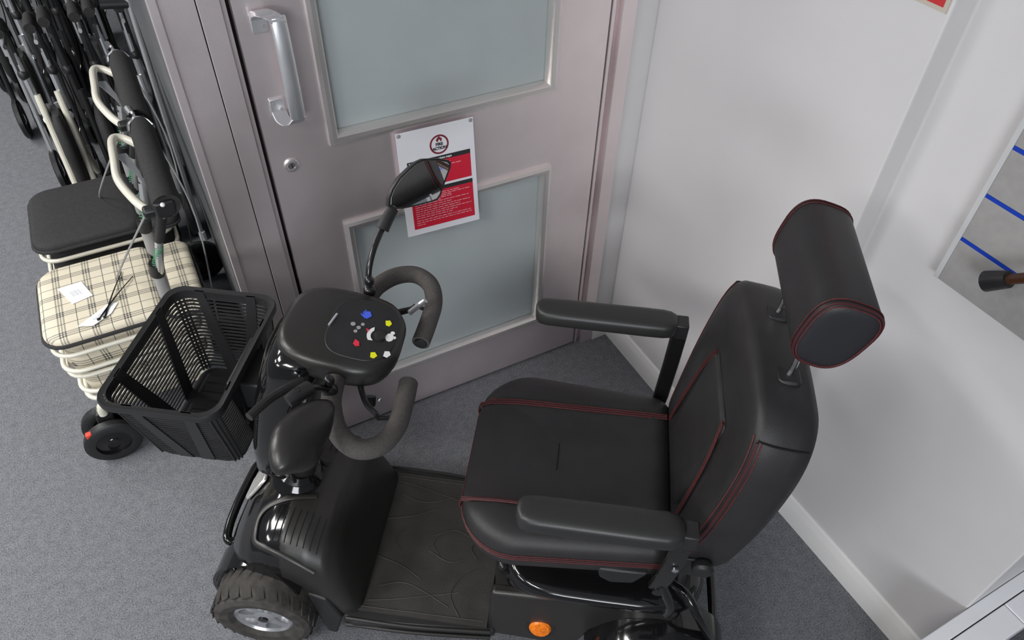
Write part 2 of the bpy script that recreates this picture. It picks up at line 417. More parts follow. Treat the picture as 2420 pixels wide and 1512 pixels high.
def flame(bm):
    cu, cv = .535, .128
    pts = [(0, -.034), (.012, -.022), (.018, -.012), (.024, -.018), (.032, 0), (.030, .014), (.016, .024), (.012, .008), (.002, -.004), (-.008, .010), (-.012, .024), (-.028, .014), (-.032, 0), (-.022, -.014), (-.010, -.020)]
    bm.faces.new([bm.verts.new((cu + x * 1.2, cv + y * AR * 1.3, 0)) for x, y in pts])
po('flame_emblem', flame, 'poster_maroon', .0008)
def ptext(name, s, u, v, h_, m_, bold=0, align='LEFT', sp=1):
    bm = text_bm(s, h_, lambda x, y: (u + x, v - y * AR, 0), bold, align, sp)
    for q in bm.verts: q.co = Vector(pmap(q.co.x, q.co.y, .0011)) - poster.location
    return obj(name, bm, m_, poster, smooth=False)
ptext('title_text', 'FIRE', .535, .181, .052, 'poster_black', .0022, 'CENTER')
ptext('title_text', 'ACTION', .535, .217, .050, 'poster_black', .0022, 'CENTER', .95)
ptext('heading_text', 'If you discover a fire follow these steps:', .12, .303, .036, 'paper', .0012, sp=.98)
ROWS = ((.345, .5), (.368, .62), (.391, .4), (.62, .55), (.638, .7), (.655, .45), (.67, .5), (.685, .35), (.70, .72), (.722, .5), (.744, .75), (.766, .6), (.788, .76), (.810, .55), (.832, .5), (.858, .78), (.880, .74), (.902, .12))
def lines(bm, lo, hi):
    rnd = random.Random(3)
    for v, L in [r for r in ROWS if lo < r[0] < hi]:
        u = .14
        while u < .14 + L:
            w = rnd.uniform(.02, .075); quad(bm, u, v - .0032, min(u + w, .9), v + .0032); u += w + .012
po('small_print', lambda b: lines(b, 0, .5), 'poster_pink', .001); po('small_print', lambda b: lines(b, .5, 1), 'poster_pink', .001)
for (u, v) in ((.035, .022), (.962, .022)):
    p = pmap(u, v); bm = nb(); ball(bm, (0, 0, 0), .0048, (1, .6, 1), 12)
    s = obj('drawing_pin', bm, 'grey_plastic', poster); s.location = Vector(p) + Vector((0, -.001, 0)) - poster.location

# red sign on the right wall (its lower corner is in view)
sg = empty('red_wall_sign', (WX, .835, 1.415)); tag(sg, 'red sign with a pale border high on the white wall, only its corner in view', 'sign')
bm = nb(); span(bm, (-.003, -.105, 0), (0, .105, .297)); obj('backing', bm, 'sign_edge', sg, smooth=False)
bm = nb(); span(bm, (-.0045, -.097, .008), (-.003, .097, .289)); obj('red_face', bm, 'sign_red', sg, smooth=False)

# slatboard with blue inserts, on the recessed wall
sb = empty('slatboard', (CX, .558, .965)); tag(sb, 'grey slatboard panel with blue slot inserts on the white wall', 'display board')
Y0 = .140 - .558
bm = nb(); z = 0; edges = []
for k in range(9):
    zz = .0985 + k * .0958
    span(bm, (-.019, Y0, z + (.0 if k == 0 else .004)), (0, -.010, zz - .004)); edges.append(zz); z = zz
span(bm, (-.019, Y0, z + .004), (0, -.010, z + .08)); span(bm, (-.010, Y0, 0), (0, -.01, z + .08))
obj('board_panel', bm, 'slat', sb, smooth=False, bevel=.001)
bm = nb(); span(bm, (-.0205, -.010, 0), (0, 0, z + .08)); obj('edge_trim', bm, 'slat_edge', sb, smooth=False, bevel=.001)
for zz in edges:
    bm = nb(); span(bm, (-.0185, Y0, zz - .0038), (-.008, -.0102, zz + .0038)); obj('slot_insert', bm, 'blue', sb, smooth=False)
# cane hanging on the board
cn = empty('walking_cane', (1.205, .449, 1.052)); tag(cn, 'brown walking cane with a black rubber tip in front of the grey slatboard', 'walking stick')
dv = Vector((-.03, -.72, .70)).normalized()
bm = nb(); tube(bm, [(0, 0, 0), tuple(dv * .35), tuple(dv * .78)], .0095, 14); a = dv * .78
tube(bm, [tuple(a), tuple(a + Vector((0, -.03, .05))), tuple(a + Vector((0, -.09, .06))), tuple(a + Vector((0, -.12, .02)))], .0095, 14, 6)
obj('shaft', bm, 'wood', cn)
bm = nb(); tube(bm, [tuple(-dv * .012), tuple(dv * .012), tuple(dv * .03)], lambda t: .019 - .004 * t, 18, 3); obj('rubber_tip', bm, 'plastic', cn)
bm = nb(); q = dv * .3; tube(bm, [tuple(q + Vector((.045, .0, .02))), tuple(q + Vector((.02, 0, -.013))), tuple(q + Vector((-.014, 0, -.012))), tuple(q + Vector((-.018, 0, .006)))], .003, 8)
obj('hanging_hook', bm, 'chrome', cn)

# white stepped unit against the wall end
wu = empty('white_plinth', (CX, .136, 0)); tag(wu, 'white boxed plinth with fine black joints beside the end of the right wall', 'plinth')
bm = nb(); span(bm, (-.16, -.030, 0), (.5, -.001, .300)); obj('back_rail', bm, 'white_panel', wu, smooth=False, bevel=.002)
bm = nb(); span(bm, (-.16, -.086, .2), (.082, -.0325, .300)); obj('top_board', bm, 'white_panel', wu, smooth=False, bevel=.002)
bm = nb(); span(bm, (.0845, -.086, .2), (.5, -.0325, .300)); obj('top_board', bm, 'white_panel', wu, smooth=False, bevel=.002)
bm = nb(); span(bm, (-.15, -.075, 0), (.5, -.03, .2)); obj('plinth_base', bm, 'steel_side', wu, smooth=False)

# ------------------------------------------------------------------ mobility scooter (local X forward, Y to its left, towards the camera)
ANG = math.radians(180 - 35.3)
SC = empty('mobility_scooter', (.523, .739, 0), ANG)
tag(SC, 'black mobility scooter with padded seat, front basket and two mirrors parked by the grey door', 'mobility scooter')
def so(name, bm, m_, parent=SC, **k): return obj(name, bm, m_, parent, **k)

# wheels
def wheel(cx, cy, R_, w, side, name, rim='silver', yaw=0):
    ax = Vector((math.sin(yaw) * -side, side * math.cos(yaw), 0)); c = Vector((cx, cy, R_))
    h = w / 2; ri = R_ * .56
    bm = nb()
    prof = [(ri, -h * .7), (ri + .012, -h * .93), (R_ * .82, -h), (R_ * .93, -h * .88), (R_ * .985, -h * .6), (R_, -h * .25), (R_, h * .25), (R_ * .985, h * .6), (R_ * .93, h * .88), (R_ * .82, h), (ri + .012, h * .93), (ri, h * .7)]
    lathe(bm, prof, c, ax, 48)
    # tread blocks
    u = Vector((0, 0, 1)); wv = ax.cross(u)
    for k in range(26):
        for s, o in ((-1, 0), (1, .5)):
            a = 2 * PI * (k + o) / 26; d = u * math.cos(a) + wv * math.sin(a); t = ax.cross(d)
            rot = Matrix((t, ax, d)).transposed()
            box(bm, c + d * (R_ * .988) + ax * (s * h * .52), (R_ * .16, h * .62, R_ * .026), rot=rot @ Matrix.Rotation(s * .35, 3, 'Z'))
    ty = so(name, bm, 'tyre', auto=28)
    bm = nb()
    lathe(bm, [(ri + .002, -h * .7), (ri + .002, h * .72), (ri - .004, h * .78), (ri - .009, h * .66), (ri - .009, -h * .6)], c, ax, 40)
    lathe(bm, [(.001, h * .15), (.024, h * .2), (.026, h * .62), (.018, h * .72), (.001, h * .72)], c, ax, 24, closed=False)
    lathe(bm, [(.001, h * .30), (ri - .004, h * .34), (ri - .004, h * .26), (.001, h * .22)], c, ax, 32, closed=False)
    for k in range(5):
        a = 2 * PI * k / 5 + .3; d = u * math.cos(a) + wv * math.sin(a); t = ax.cross(d)
        loft(bm, [[c + d * rr + t * (tw * s1) + ax * (h * (o + .16 * s2)) for s1, s2 in ((-1, -1), (1, -1), (1, 1), (-1, 1))] for rr, tw, o in ((.018, .012, .45), (ri * .6, .009, .5), (ri - .004, .017, .52))])
    so('rim', bm, rim, ty, auto=40)
    bm = nb(); lathe(bm, [(.001, h * .70), (.012, h * .72), (.012, h * .80), (.001, h * .83)], c, ax, 18, closed=False); so('hub_cap', bm, 'gloss', ty)
    return ty
wheel(.658, .212, .124, .094, 1, 'front_wheel', yaw=.05)
wheel(.655, -.212, .122, .088, -1, 'front_wheel', yaw=-.05)
wheel(-.27, .205, .13, .088, 1, 'rear_wheel'); wheel(-.27, -.205, .13, .088, -1, 'rear_wheel')

# chassis and axle
bm = nb(); span(bm, (-.34, -.10, .085), (.60, .10, .125)); span(bm, (.635, -.17, .105), (.675, .17, .135)); span(bm, (-.29, -.17, .11), (-.25, .17, .15))
so('chassis', bm, 'black_metal', bevel=.006)

# body shells
TAB = [(.425, .205, .150, .085), (.440, .206, .205, .07), (.455, .206, .260, .10), (.475, .206, .315, .13), (.500, .205, .352, .16), (.540, .203, .375, .19), (.590, .198, .385, .215), (.635, .194, .376, .235), (.675, .188, .355, .235), (.712, .178, .322, .20), (.745, .160, .276, .15), (.772, .138, .225, .115), (.789, .11, .18, .10), (.796, .07, .15, .105)]
def cw(x):
    for a, b in zip(TAB, TAB[1:]):
        if a[0] <= x <= b[0]:
            t = (x - a[0]) / (b[0] - a[0]); return [a[i] * (1 - t) + b[i] * t for i in range(1, 4)]
    return TAB[-1][1:]
EX = 3.1
def cowl_z(x, y):
    w, zt, zb = cw(x); q = min(abs(y) / w, .999); return zb + (zt - zb) * (1 - q ** EX) ** (1 / EX)
def shell(x0, x1, n, inset=0):
    secs = []
    for i in range(n):
        x = x0 + (x1 - x0) * i / (n - 1); w, zt, zb = cw(x); s = []
        for k in range(33):
            t = PI * k / 32; c, sn = math.cos(t), math.sin(t)
            s.append((x, w * math.copysign(abs(c) ** (2 / EX), c), zb + (zt - zb) * abs(sn) ** (2 / EX)))
        s += [(x, -w * .97, zb - .004), (x, w * .97, zb - .004)]
        secs.append(s)
    bm = nb(); loft(bm, secs); return bm
so('front_cowl', shell(.598, .7955, 24), 'gloss', auto=50)
so('leg_shield', shell(.426, .600, 22), 'satin_black', auto=50)
# raised border on the near and far sides of the leg shield, with the moulded vent slots
for s in (1, -1):
    bm = nb()
    def cz(x, y, d=.003): return (x, y * s, cowl_z(x, y) + d)
    tube(bm, [cz(.545, .045), cz(.60, .06), cz(.648, .078), cz(.668, .10), cz(.668, .135), cz(.66, .158), cz(.62, .172), cz(.57, .182), cz(.52, .19)], .0075, 10, 6, flat=.45)
    so('cowl_ridge', bm, 'satin_black')
    bm = nb()
    for k in range(8):
        x = .512 + k * .0145; pts = [cz(x + .006 * j / 6, .088 + (.162 - .088) * j / 6 - .001 * k, .0005) for j in range(7)]
        tube(bm, pts, .0013, 6, 0)
    so('vent_slots', bm, 'gap')
    # wheel arch and mud flap
    bm = nb(); secs = []
    for k in range(13):
        a = math.radians(-18 + 150 * k / 12); rr = .142
        x = .655 + rr * math.cos(a); z = .122 + rr * math.sin(a); x2 = .655 + (rr + .008) * math.cos(a); z2 = .122 + (rr + .008) * math.sin(a)
        yo = .185 if k < 10 else .185 + .012 * (k - 9)
        secs.append([(x, s * .12, z), (x, s * yo, z), (x2, s * yo, z2), (x2, s * .12, z2)])
    loft(bm, secs); so('wheel_arch', bm, 'gloss', auto=40)
    bm = nb(); prism(bm, [(.548, .165 * s, .21), (.500, .17 * s, .20), (.470, .175 * s, .12), (.492, .185 * s, .045), (.515, .185 * s, .05), (.535, .175 * s, .14)], (0, .040 * s, 0)); so('mud_flap', bm, 'plastic', bevel=.006)
# headlamp, badge-less nose, bumper
bm = nb(); pts = []
hl = [(.690, .002), (.698, -.045), (.722, -.058), (.748, -.035), (.755, .012), (.738, .030), (.712, .026)]
prism(bm, [(x, y, cowl_z(x, y) + .004) for x, y in hl], (0.006, 0, .006)); so('headlamp', bm, 'lamp', bevel=.003)
bm = nb(); tube(bm, [(.775, .085, .165), (.800, .083, .176), (.809, .05, .18), (.813, 0, .18), (.813, -.05, .18), (.811, -.09, .18), (.806, -.14, .178), (.78, -.17, .17)], .0115, 12, 6); so('front_bumper', bm, 'gloss')

# foot deck with rubber mat
bm = nb(); prism(bm, [(x, y, .095) for x, y in ((.47, .215), (.47, -.215), (.44, -.225), (.28, -.215), (.10, -.20), (.10, .20), (.28, .215), (.44, .225))], (0, 0, .035)); dk = so('foot_deck', bm, 'plastic', bevel=.008)
bm = nb()
box(bm, (.283, 0, .1335), (.325, .392, .006))
gr = lambda pts: tube(bm, [(x, y, .1368) for x, y in pts], .0016, 6, 6)
for s in (1, -1):
    gr([(.44, .05 * s), (.36, .07 * s), (.30, .10 * s)]); gr([(.42, .17 * s), (.34, .155 * s), (.20, .12 * s)]); gr([(.40, .13 * s), (.33, .115 * s), (.22, .16 * s)])
    gr([(.15, .05 * s), (.20, .08 * s), (.22, .13 * s), (.19, .18 * s)]); gr([(.30, .02 * s), (.24, .045 * s), (.20, .03 * s)]); gr([(.43, .186 * s), (.13, .182 * s)])
for x in (.17, .27, .37): gr([(x, -.03), (x + .02, 0), (x, .03)])
so('rubber_mat', bm, 'mat_rubber', dk, auto=50)
bm = nb()
for s in (1, -1): tube(bm, [(.46, .216 * s, .128), (.30, .216 * s, .128), (.11, .202 * s, .128)], .005, 8, 4); tube(bm, [(.46, .222 * s, .105), (.30, .220 * s, .105), (.11, .206 * s, .105)], .005, 8, 4)
so('deck_edge', bm, 'satin_black', dk)

# rear body: gloss upper cover, matt lower skirts, fenders
secs = []
for z, x0, x1, w, e in ((.13, -.34, .115, .165, 5), (.24, -.35, .118, .172, 5), (.30, -.355, .112, .178, 5), (.335, -.358, .105, .198, 4.5), (.350, -.35, .098, .203, 4), (.362, -.345, .092, .202, 4), (.369, -.335, .083, .194, 4), (.373, -.32, .07, .17, 4), (.374, -.30, .05, .14, 4)):
    secs.append([((x0 + x1) / 2 + a, b, z) for a, b in sup(48, (x1 - x0) / 2, w, e)])
bm = nb(); loft(bm, secs); so('rear_body', bm, 'gloss', auto=70)
bm = nb(); loft(bm, [[((x0 + x1) / 2 + a, b, z) for a, b in sup(40, (x1 - x0) / 2, w, 4)] for z, x0, x1, w in ((.365, -.29, .055, .135), (.42, -.27, .045, .125), (.445, -.26, .03, .11), (.455, -.23, .0, .08))])
so('battery_cover', bm, 'satin_black', auto=50)
for s in (1, -1):
    bm = nb(); secs = []
    for k in range(17):
        a = math.radians(8 + 172 * k / 16); r0, r1 = .142, .154; cx, cz_ = -.27, .135
        co, si = math.cos(a), math.sin(a)
        secs.append([(cx + r0 * co * 1.05, s * .14, cz_ + r0 * si * 1.1), (cx + r0 * co * 1.05, s * .250, cz_ + r0 * si * 1.1), (cx + r1 * co * 1.02, s * .256, cz_ + r1 * si * 1.1 - .006), (cx + r1 * co * 1.05, s * .235, cz_ + r1 * si * 1.12), (cx + r1 * co * 1.05, s * .14, cz_ + r1 * si * 1.12)])
    loft(bm, secs); so('rear_fender', bm, 'gloss', auto=45)
    bm = nb(); prism(bm, [(.112, .165 * s, .315), (.120, .165 * s, .10), (-.09, .165 * s, .09), (-.125, .165 * s, .20), (-.20, .165 * s, .285), (-.29, .165 * s, .29), (-.30, .165 * s, .335), (-.19, .165 * s, .352), (-.05, .165 * s, .33)], (0, .028 * s, 0)); so('side_skirt', bm, 'satin_black', bevel=.01, seg=3)
    bm = nb(); lathe(bm, [(.0001, 0), (.026, 0), (.026, .005), (.022, .010), (.0001, .013)], (-.006, .193 * s, .178), (0, s, .25), 28, closed=False)
    rf = so('side_reflector', bm, 'orange'); 
    bm = nb(); lathe(bm, [(.0265, -.004), (.034, -.004), (.034, .004), (.0265, .004)], (-.006, .193 * s, .178), (0, s, .25), 28); so('reflector_bezel', bm, 'plastic', rf)
    # rear bumper hoop
    bm = nb(); tube(bm, [(-.26, .13 * s, .37), (-.30, .17 * s, .40), (-.335, .20 * s, .36), (-.375, .20 * s, .27), (-.40, .17 * s, .20), (-.41, .10 * s, .17), (-.41, 0, .17)], .010, 12, 6); so('rear_bumper', bm, 'gloss')

# seat base and pedestal
bm = nb(); lathe(bm, [(.045, .40), (.045, .49), (.03, .49), (.03, .40)], (-.03, 0, 0), (0, 0, 1), 24); span(bm, (-.17, -.12, .488), (.12, .12, .505)); so('seat_pedestal', bm, 'black_metal')
bm = nb(); tube(bm, [(.06, .10, .495), (.085, .165, .49), (.085, .192, .478)], .006, 10, 4); ball(bm, (.085, .196, .476), .011, (1, 1.4, 1)); so('swivel_lever', bm, 'black_metal')
bm = nb(); prism(bm, [(-.105, .17, .53), (-.11, .17, .495), (-.135, .17, .478), (-.18, .17, .487), (-.205, .17, .535)], (0, .040, 0)); so('seat_hinge_cover', bm, 'plastic', bevel=.006)

# seat cushion
def seat_outline(ins):
    a = rrect(.215 - ins, .222 - ins, (.06, .02, .02, .06) if False else (max(.12 - ins, .01), .03, .03, max(.12 - ins, .01)), 8, cx=-.032)
    return a
def seat_w(x): # full at the front, drawn in towards the back
    t = min(1, max(0, (.10 - x) / .345)); return 1.0 - .115 * t ** 1.3
def seat_top(x, y):
    b = min(1, max(0, (abs(y) - .105) / .035)); z = .592 + .012 * b * b * (3 - 2 * b)
    z -= .016 * max(0, (x - .06) / .13) ** 2; z -= .004 * math.exp(-((x + .005) / .006) ** 2) * (1 if abs(y) < .118 else 0)
    return z
bm = nb(); secs = []
for z, ins in ((.508, .03), (.505, .012), (.515, .003), (.535, 0), (.565, 0), (.580, .004)): secs.append([(x, y * seat_w(x), z) for x, y in seat_outline(ins)])
for k, ins in enumerate((.012, .026, .045, .07, .1, .13, .16, .19)):
    f = (.55, .86, 1, 1, 1, 1, 1, 1)[k]
    secs.append([(x, y * seat_w(x), .580 + (seat_top(x, y * seat_w(x)) - .580) * f) for x, y in seat_outline(ins)])
loft(bm, secs)
cu = so('seat_cushion', bm, 'leather', auto=60)
def onseat(x, y, d=.001): return (x, y, seat_top(x, y) + d)
def stitch_pair(fn, pts, gap, r=.0011, piping=True):
    """two rows of thread beside a seam: pts on the surface, offset along gap"""
    bm = nb()
    for s in (-1, 1): tube(bm, [fn(x + gap[0] * s, y + gap[1] * s) for x, y in pts], r, 6, 0)
    return bm
for s in (1, -1):
    pts = [(.158 - .392 * k / 40, s * (.126 + .004 * k / 40)) for k in range(41)]
    def fs(x, y, o=0): return (x, y, seat_top(x, y) + .0014)
    front = [(.1855, s * .122, .552), (.1852, s * .122, .566), (.181, s * .1225, .5805), (.172, s * .124, .5835)]
    bm = nb()
    for o in (-.004, .004): tube(bm, [(a, b + o, c) for a, b, c in front] + [fs(x, y + o) for x, y in pts], .0014, 6, 0)
    so('red_stitching', bm, 'red_thread', cu)
    bm = nb(); tube(bm, front + [fs(x, y) for x, y in pts], .0026, 6, 0); so('red_piping', bm, 'red_piping', cu)
out = [(x, y * seat_w(x)) for x, y in seat_outline(-.0012)]
n_ = len(out)
for z, m_, r_ in ((.560, 'red_thread', .0011), (.553, 'red_piping', .0022), (.546, 'red_thread', .0011)):
    bm = nb(); tube(bm, [(x, y, z) for x, y in out], r_, 6, 0, closed=True); so('side_stitching' if m_ == 'red_thread' else 'side_piping', bm, m_, cu)
bm = nb(); tube(bm, [(-.004, y / 100, seat_top(-.004, y / 100) + .0012) for y in range(-11, 12)], .0016, 6, 0); so('cross_seam', bm, 'gap', cu)

# backrest: outline in (y, h), thickness along -x, then leaned back
LEAN = math.radians(8.5); BO = Vector((-.232, 0, .545))
def bk(d, y, hh):
    """d depth behind the front face, hh height along the back"""
    return BO + Vector((-math.sin(LEAN) * hh - math.cos(LEAN) * d, y, math.cos(LEAN) * hh - math.sin(LEAN) * d))
def back_w(hh):
    pts = [(0, .185), (.10, .205), (.22, .215), (.32, .205), (.38, .175), (.42, .148), (.452, .130), (.47, .118)]
    for a, b in zip(pts, pts[1:]):
        if a[0] <= hh <= b[0]:
            t = (hh - a[0]) / (b[0] - a[0]); return a[1] * (1 - t) + b[1] * t
    return pts[-1][1]
BKO = smooth_path([(.155, 0, 0), (.192, .03, 0), (.206, .10, 0), (.217, .20, 0), (.217, .29, 0), (.208, .37, 0), (.188, .425, 0), (.154, .459, 0), (.105, .468, 0), (0, .470, 0), (-.105, .468, 0), (-.154, .459, 0), (-.188, .425, 0), (-.208, .37, 0), (-.217, .29, 0), (-.217, .20, 0), (-.206, .10, 0), (-.192, .03, 0), (-.155, 0, 0), (0, -.004, 0)], 4, True)
def bring(ins, d):
    c = Vector((0, .22)); o = []
    for p in BKO:
        q = Vector((p.x, p.y)) - c; L_ = q.length; q = q * ((L_ - ins) / L_) + c; o.append((d, q.x, q.y))
    return o
bm = nb(); secs = []
for ins, d in ((.17, .006), (.13, .004), (.10, .005), (.075, .0), (.05, .001), (.028, .002), (.012, .005), (.004, .010), (0, .018), (0, .05), (.001, .075), (.004, .093), (.012, .106), (.03, .114), (.07, .118), (.17, .12)):
    secs.append([bk(*p) for p in bring(ins, d)])
loft(bm, secs); bkr = so('backrest', bm, 'leather', auto=60)
def edge_line(ins, d, sel): return [bk(*p) for p in bring(ins, d) if sel(p)]
for s in (1, -1):
    sel = lambda p: p[1] * s > .05 and p[2] > .03 and p[2] < .432
    def srt(L): return sorted(L, key=lambda v: v.z)
    bm = nb(); tube(bm, srt(edge_line(.006, .0065, sel)), .0012, 6, 0); tube(bm, srt(edge_line(-.0012, .020, sel)), .0012, 6, 0); so('red_stitching', bm, 'red_thread', bkr)
    bm = nb(); tube(bm, srt(edge_line(-.0005, .0125, sel)), .0026, 6, 0); so('red_piping', bm, 'red_piping', bkr)
    # slanting seam of the centre panel
    pp = [(.128 - .0, .055), (.120, .16), (.108, .26), (.085, .335)]
    P = smooth_path([(-.0016, y * s, hh) for y, hh in pp], 8)
    bm = nb()
    for o in (-.004, .004): tube(bm, [bk(p.x, p.y + o, p.z) for p in P], .0011, 6, 0)
    so('panel_stitching', bm, 'red_thread', bkr)
    bm = nb(); tube(bm, [bk(p.x + .0005, p.y, p.z) for p in P], .0020, 6, 0); so('panel_piping', bm, 'red_piping', bkr)
# centre panel pad and top seam
bm = nb(); secs = []
for ins, d in ((0, .004), (.003, -.001), (.010, -.003), (.03, -.0035)):
    secs.append([bk(d, (y), hh + .195) for y, hh in rrect(.098 - ins, .140 - ins, .02, 4)])
loft(bm, secs); so('centre_panel', bm, 'leather', bkr, auto=60)
bm = nb(); tube(bm, [bk(d, y, hh) for d, y, hh in ((.013, .187, .428), (.04, .190, .426), (.075, .189, .425), (.098, .184, .422))], .0016, 6, 4)
tube(bm, [bk(d, -y, hh) for d, y, hh in ((.013, .187, .428), (.04, .190, .426), (.075, .189, .425), (.098, .184, .422))], .0016, 6, 4); so('top_seam', bm, 'gap', bkr)

# headrest with two chromed posts
HC = Vector((-.376, -.002, 1.148)); HT = math.radians(16)
def hp(a, y, b): return HC + Vector((a * math.cos(HT) + -b * math.sin(HT), y, a * math.sin(HT) + b * math.cos(HT)))
def hsec(hx, hz, y):
    o = []
    for a, b in sup(44, hx, hz, 2.9):
        a *= 1 + (.10 * b / hz)      # fuller towards the top
        o.append(hp(a, y, b))
    return o
bm = nb(); loft(bm, [hsec(.050, .064, y) for y in (-.108, -.10, -.06, 0, .06, .115, .123)], cap=False); hr = so('headrest', bm, 'leather', auto=60)
for s, e0 in ((1, 0), (-1, .015)):
    H_ = lambda a, b, y: hsec(a, b, s * (y - e0))
    bm = nb(); loft(bm, [H_(.0502, .0642, .118), H_(.0495, .0635, .126), H_(.045, .059, .1305), H_(.035, .048, .1325), H_(.015, .03, .133)]); so('headrest_end', bm, 'leather_plain', hr, auto=60)
    bm = nb(); tube(bm, H_(.0490, .0632, .1275), .0022, 6, 0, closed=True); so('red_piping', bm, 'red_piping', hr)
    bm = nb(); tube(bm, H_(.0508, .0648, .1200), .0010, 6, 0, closed=True); tube(bm, H_(.0455, .0595, .1308), .0010, 6, 0, closed=True); so('red_stitching', bm, 'red_thread', hr)
    pb = bk(.058, .073 * s, .462); bm = nb(); tube(bm, [tuple(pb), tuple(pb + Vector((-.004, 0, .035))), tuple(hp(0, .073 * s, -.06))], .0052, 12, 3); so('headrest_post', bm, 'chrome', hr)
    bm = nb(); secs = []
    for ins, d in ((0, -.006), (0, .007), (.003, .011), (.010, .012)):
        secs.append([pb + Vector((a - .001, b, d)) for a, b in rrect(.020 - ins, .020 - ins, .010 - min(ins, .008), 4)])
    loft(bm, secs); so('post_socket', bm, 'plastic', bkr)

# armrests
for s in (1, -1):
    bm = nb(); secs = []; f_ = .010 * (1 if s < 0 else -1); xs_ = [(.068 + f_, .25), (.065 + f_, .6), (.057 + f_, .86), (.043 + f_, .97), (.015, 1), (-.08, 1.02), (-.16, 1.04), (-.198, 1.02), (-.214, .93), (-.225, .70), (-.229, .3)]
    for x, k in xs_:
        secs.append([(x, s * .248 + a, .772 + b * (.9 if b < 0 else 1)) for a, b in sup(32, .0315 * k, .024 * (.55 + .45 * k), 3.0)])
    loft(bm, secs); ar = so('armrest_pad', bm, 'rubber_pad', auto=60)
    bm = nb(); span(bm, (-.25, s * .248 - .016, .752), (-.16, s * .248 + .016, .768)); span(bm, (-.252, s * .248 - .018, .748), (-.224, s * .248 + .018, .788))
    so('pad_bracket', bm, 'plastic', ar, bevel=.003)
    bm = nb(); loft(bm, [[Vector((x + a, s * y + b, z)) for a, b in ((-.017, -.007), (.017, -.007), (.017, .007), (-.017, .007))] for x, y, z in ((-.236, .240, .760), (-.234, .238, .66), (-.228, .228, .56), (-.222, .222, .515))])
    so('armrest_post', bm, 'black_metal', bevel=.003)
    bm = nb(); tube(bm, [(-.226, .11 * s, .508), (-.226, .232 * s, .508)], .012, 12, 0); so('armrest_crossbar', bm, 'black_metal')
    bm = nb()
    for x, z in ((-.240, .735), (-.236, .64)): lathe(bm, [(.0065, 0), (.0065, .004), (.003, .006), (.0001, .006)], (x, s * .246, z), (0, s, 0), 12, closed=False)
    so('bolt', bm, 'chrome', ar)
bm = nb(); lathe(bm, [(.0001, 0), (.018, 0), (.021, .006), (.021, .016), (.016, .022), (.0001, .023)], (-.295, .205, .60), (0, 1, 0), 20, closed=False); span(bm, (-.30, .18, .55), (-.245, .208, .612)); so('recline_knob', bm, 'plastic', bevel=.002)
bm = nb(); tube(bm, [(-.23, .225, .53), (-.26, .228, .45), (-.262, .222, .40)], .009, 12, 4); so('recline_bar', bm, 'black_metal')

# tiller column, boot, front shroud, console
bm = nb(); tube(bm, [(.605, 0, .33), (.565, 0, .50), (.50, 0, .70), (.45, 0, .86)], .030, 18, 4); so('tiller_column', bm, 'satin_black')
bm = nb(); lathe(bm, [(.052, 0), (.060, .012), (.050, .024), (.056, .034), (.046, .046), (.050, .056), (.038, .068)], (.608, 0, .362), (-.22, 0, 1), 28, closed=False); so('tiller_boot', bm, 'gloss')
# shroud: sections going up the tiller
SH = [(.475, .612, .596, .050), (.50, .570, .628, .085), (.56, .548, .640, .112), (.64, .520, .628, .122), (.72, .500, .606, .125), (.80, .480, .586, .122), (.87, .440, .560, .118), (.905, .440, .540, .108), (.918, .455, .522, .095), (.926, .470, .505, .07)]
bm = nb(); secs = []
for z, xr, xf, w in SH:
    if xr > xf: xr, xf = xf, xr
    secs.append([((xr + xf) / 2 + a, b, z) for a, b in sup(40, (xf - xr) / 2, w, 3.2)])
loft(bm, secs); sh = so('tiller_shroud', bm, 'gloss', auto=55)
bm = nb()
for k in range(9):
    z = .70 + k * .022; i = [j for j in range(len(SH) - 1) if SH[j][0] <= z <= SH[j + 1][0]][0]; t = (z - SH[i][0]) / (SH[i + 1][0] - SH[i][0])
    xf = SH[i][2] * (1 - t) + SH[i + 1][2] * t
    tube(bm, [(xf - .012, -.085, z), (xf + .001, -.04, z + .002), (xf + .0025, 0, z + .003), (xf + .001, .04, z + .002), (xf - .012, .085, z)], .0022, 6, 4)
so('shroud_grille', bm, 'satin_black', sh)
# console head
def con(z0, rows):
    pass
bm = nb(); secs = []
for t, x0, x1, w in ((0, .340, .49, .060), (.14, .322, .515, .086), (.42, .312, .530, .098), (.75, .306, .530, .099), (.92, .309, .524, .095), (1.0, .318, .510, .084)):
    s_ = []
    for a, b in sup(44, (x1 - x0) / 2, w, 3.0):
        x = (x0 + x1) / 2 + a
        zb_, ztop = .832 + .12 * (x - .27), .905 + .17 * (x - .30)
        s_.append((x, b * (1 - .18 * max(0, (.34 - x) / .07)), zb_ + (ztop - zb_) * t))
    secs.append(s_)
loft(bm, secs); cs = so('console', bm, 'satin_black', auto=55)
def cp(x, y, d=0): return (x, y, .905 + .17 * (x - .30) + d)
bm = nb(); prism(bm, [cp(x, y, -.004) for x, y in [(.378 + a, b * (1 - .12 * max(0, (.36 - (.378 + a)) / .07))) for a, b in sup(40, .062, .074, 3.2)]], (0, 0, .0065)); cpan = so('control_panel', bm, 'plastic', cs, bevel=.0015)
PZ = .003
def mark(name, fn, m_):
    bm = nb(); fn(bm); return so(name, bm, m_, cpan, smooth=False)
def disc(bm, x, y, rx, ry=None, n=16, h=.0012):
    ry = ry or rx; prism(bm, [cp(x + rx * math.cos(2 * PI * k / n), y + ry * math.sin(2 * PI * k / n), PZ) for k in range(n)], (0, 0, h))
def poly(bm, pts, h=.0012): prism(bm, [cp(x, y, PZ) for x, y in pts], (0, 0, h))
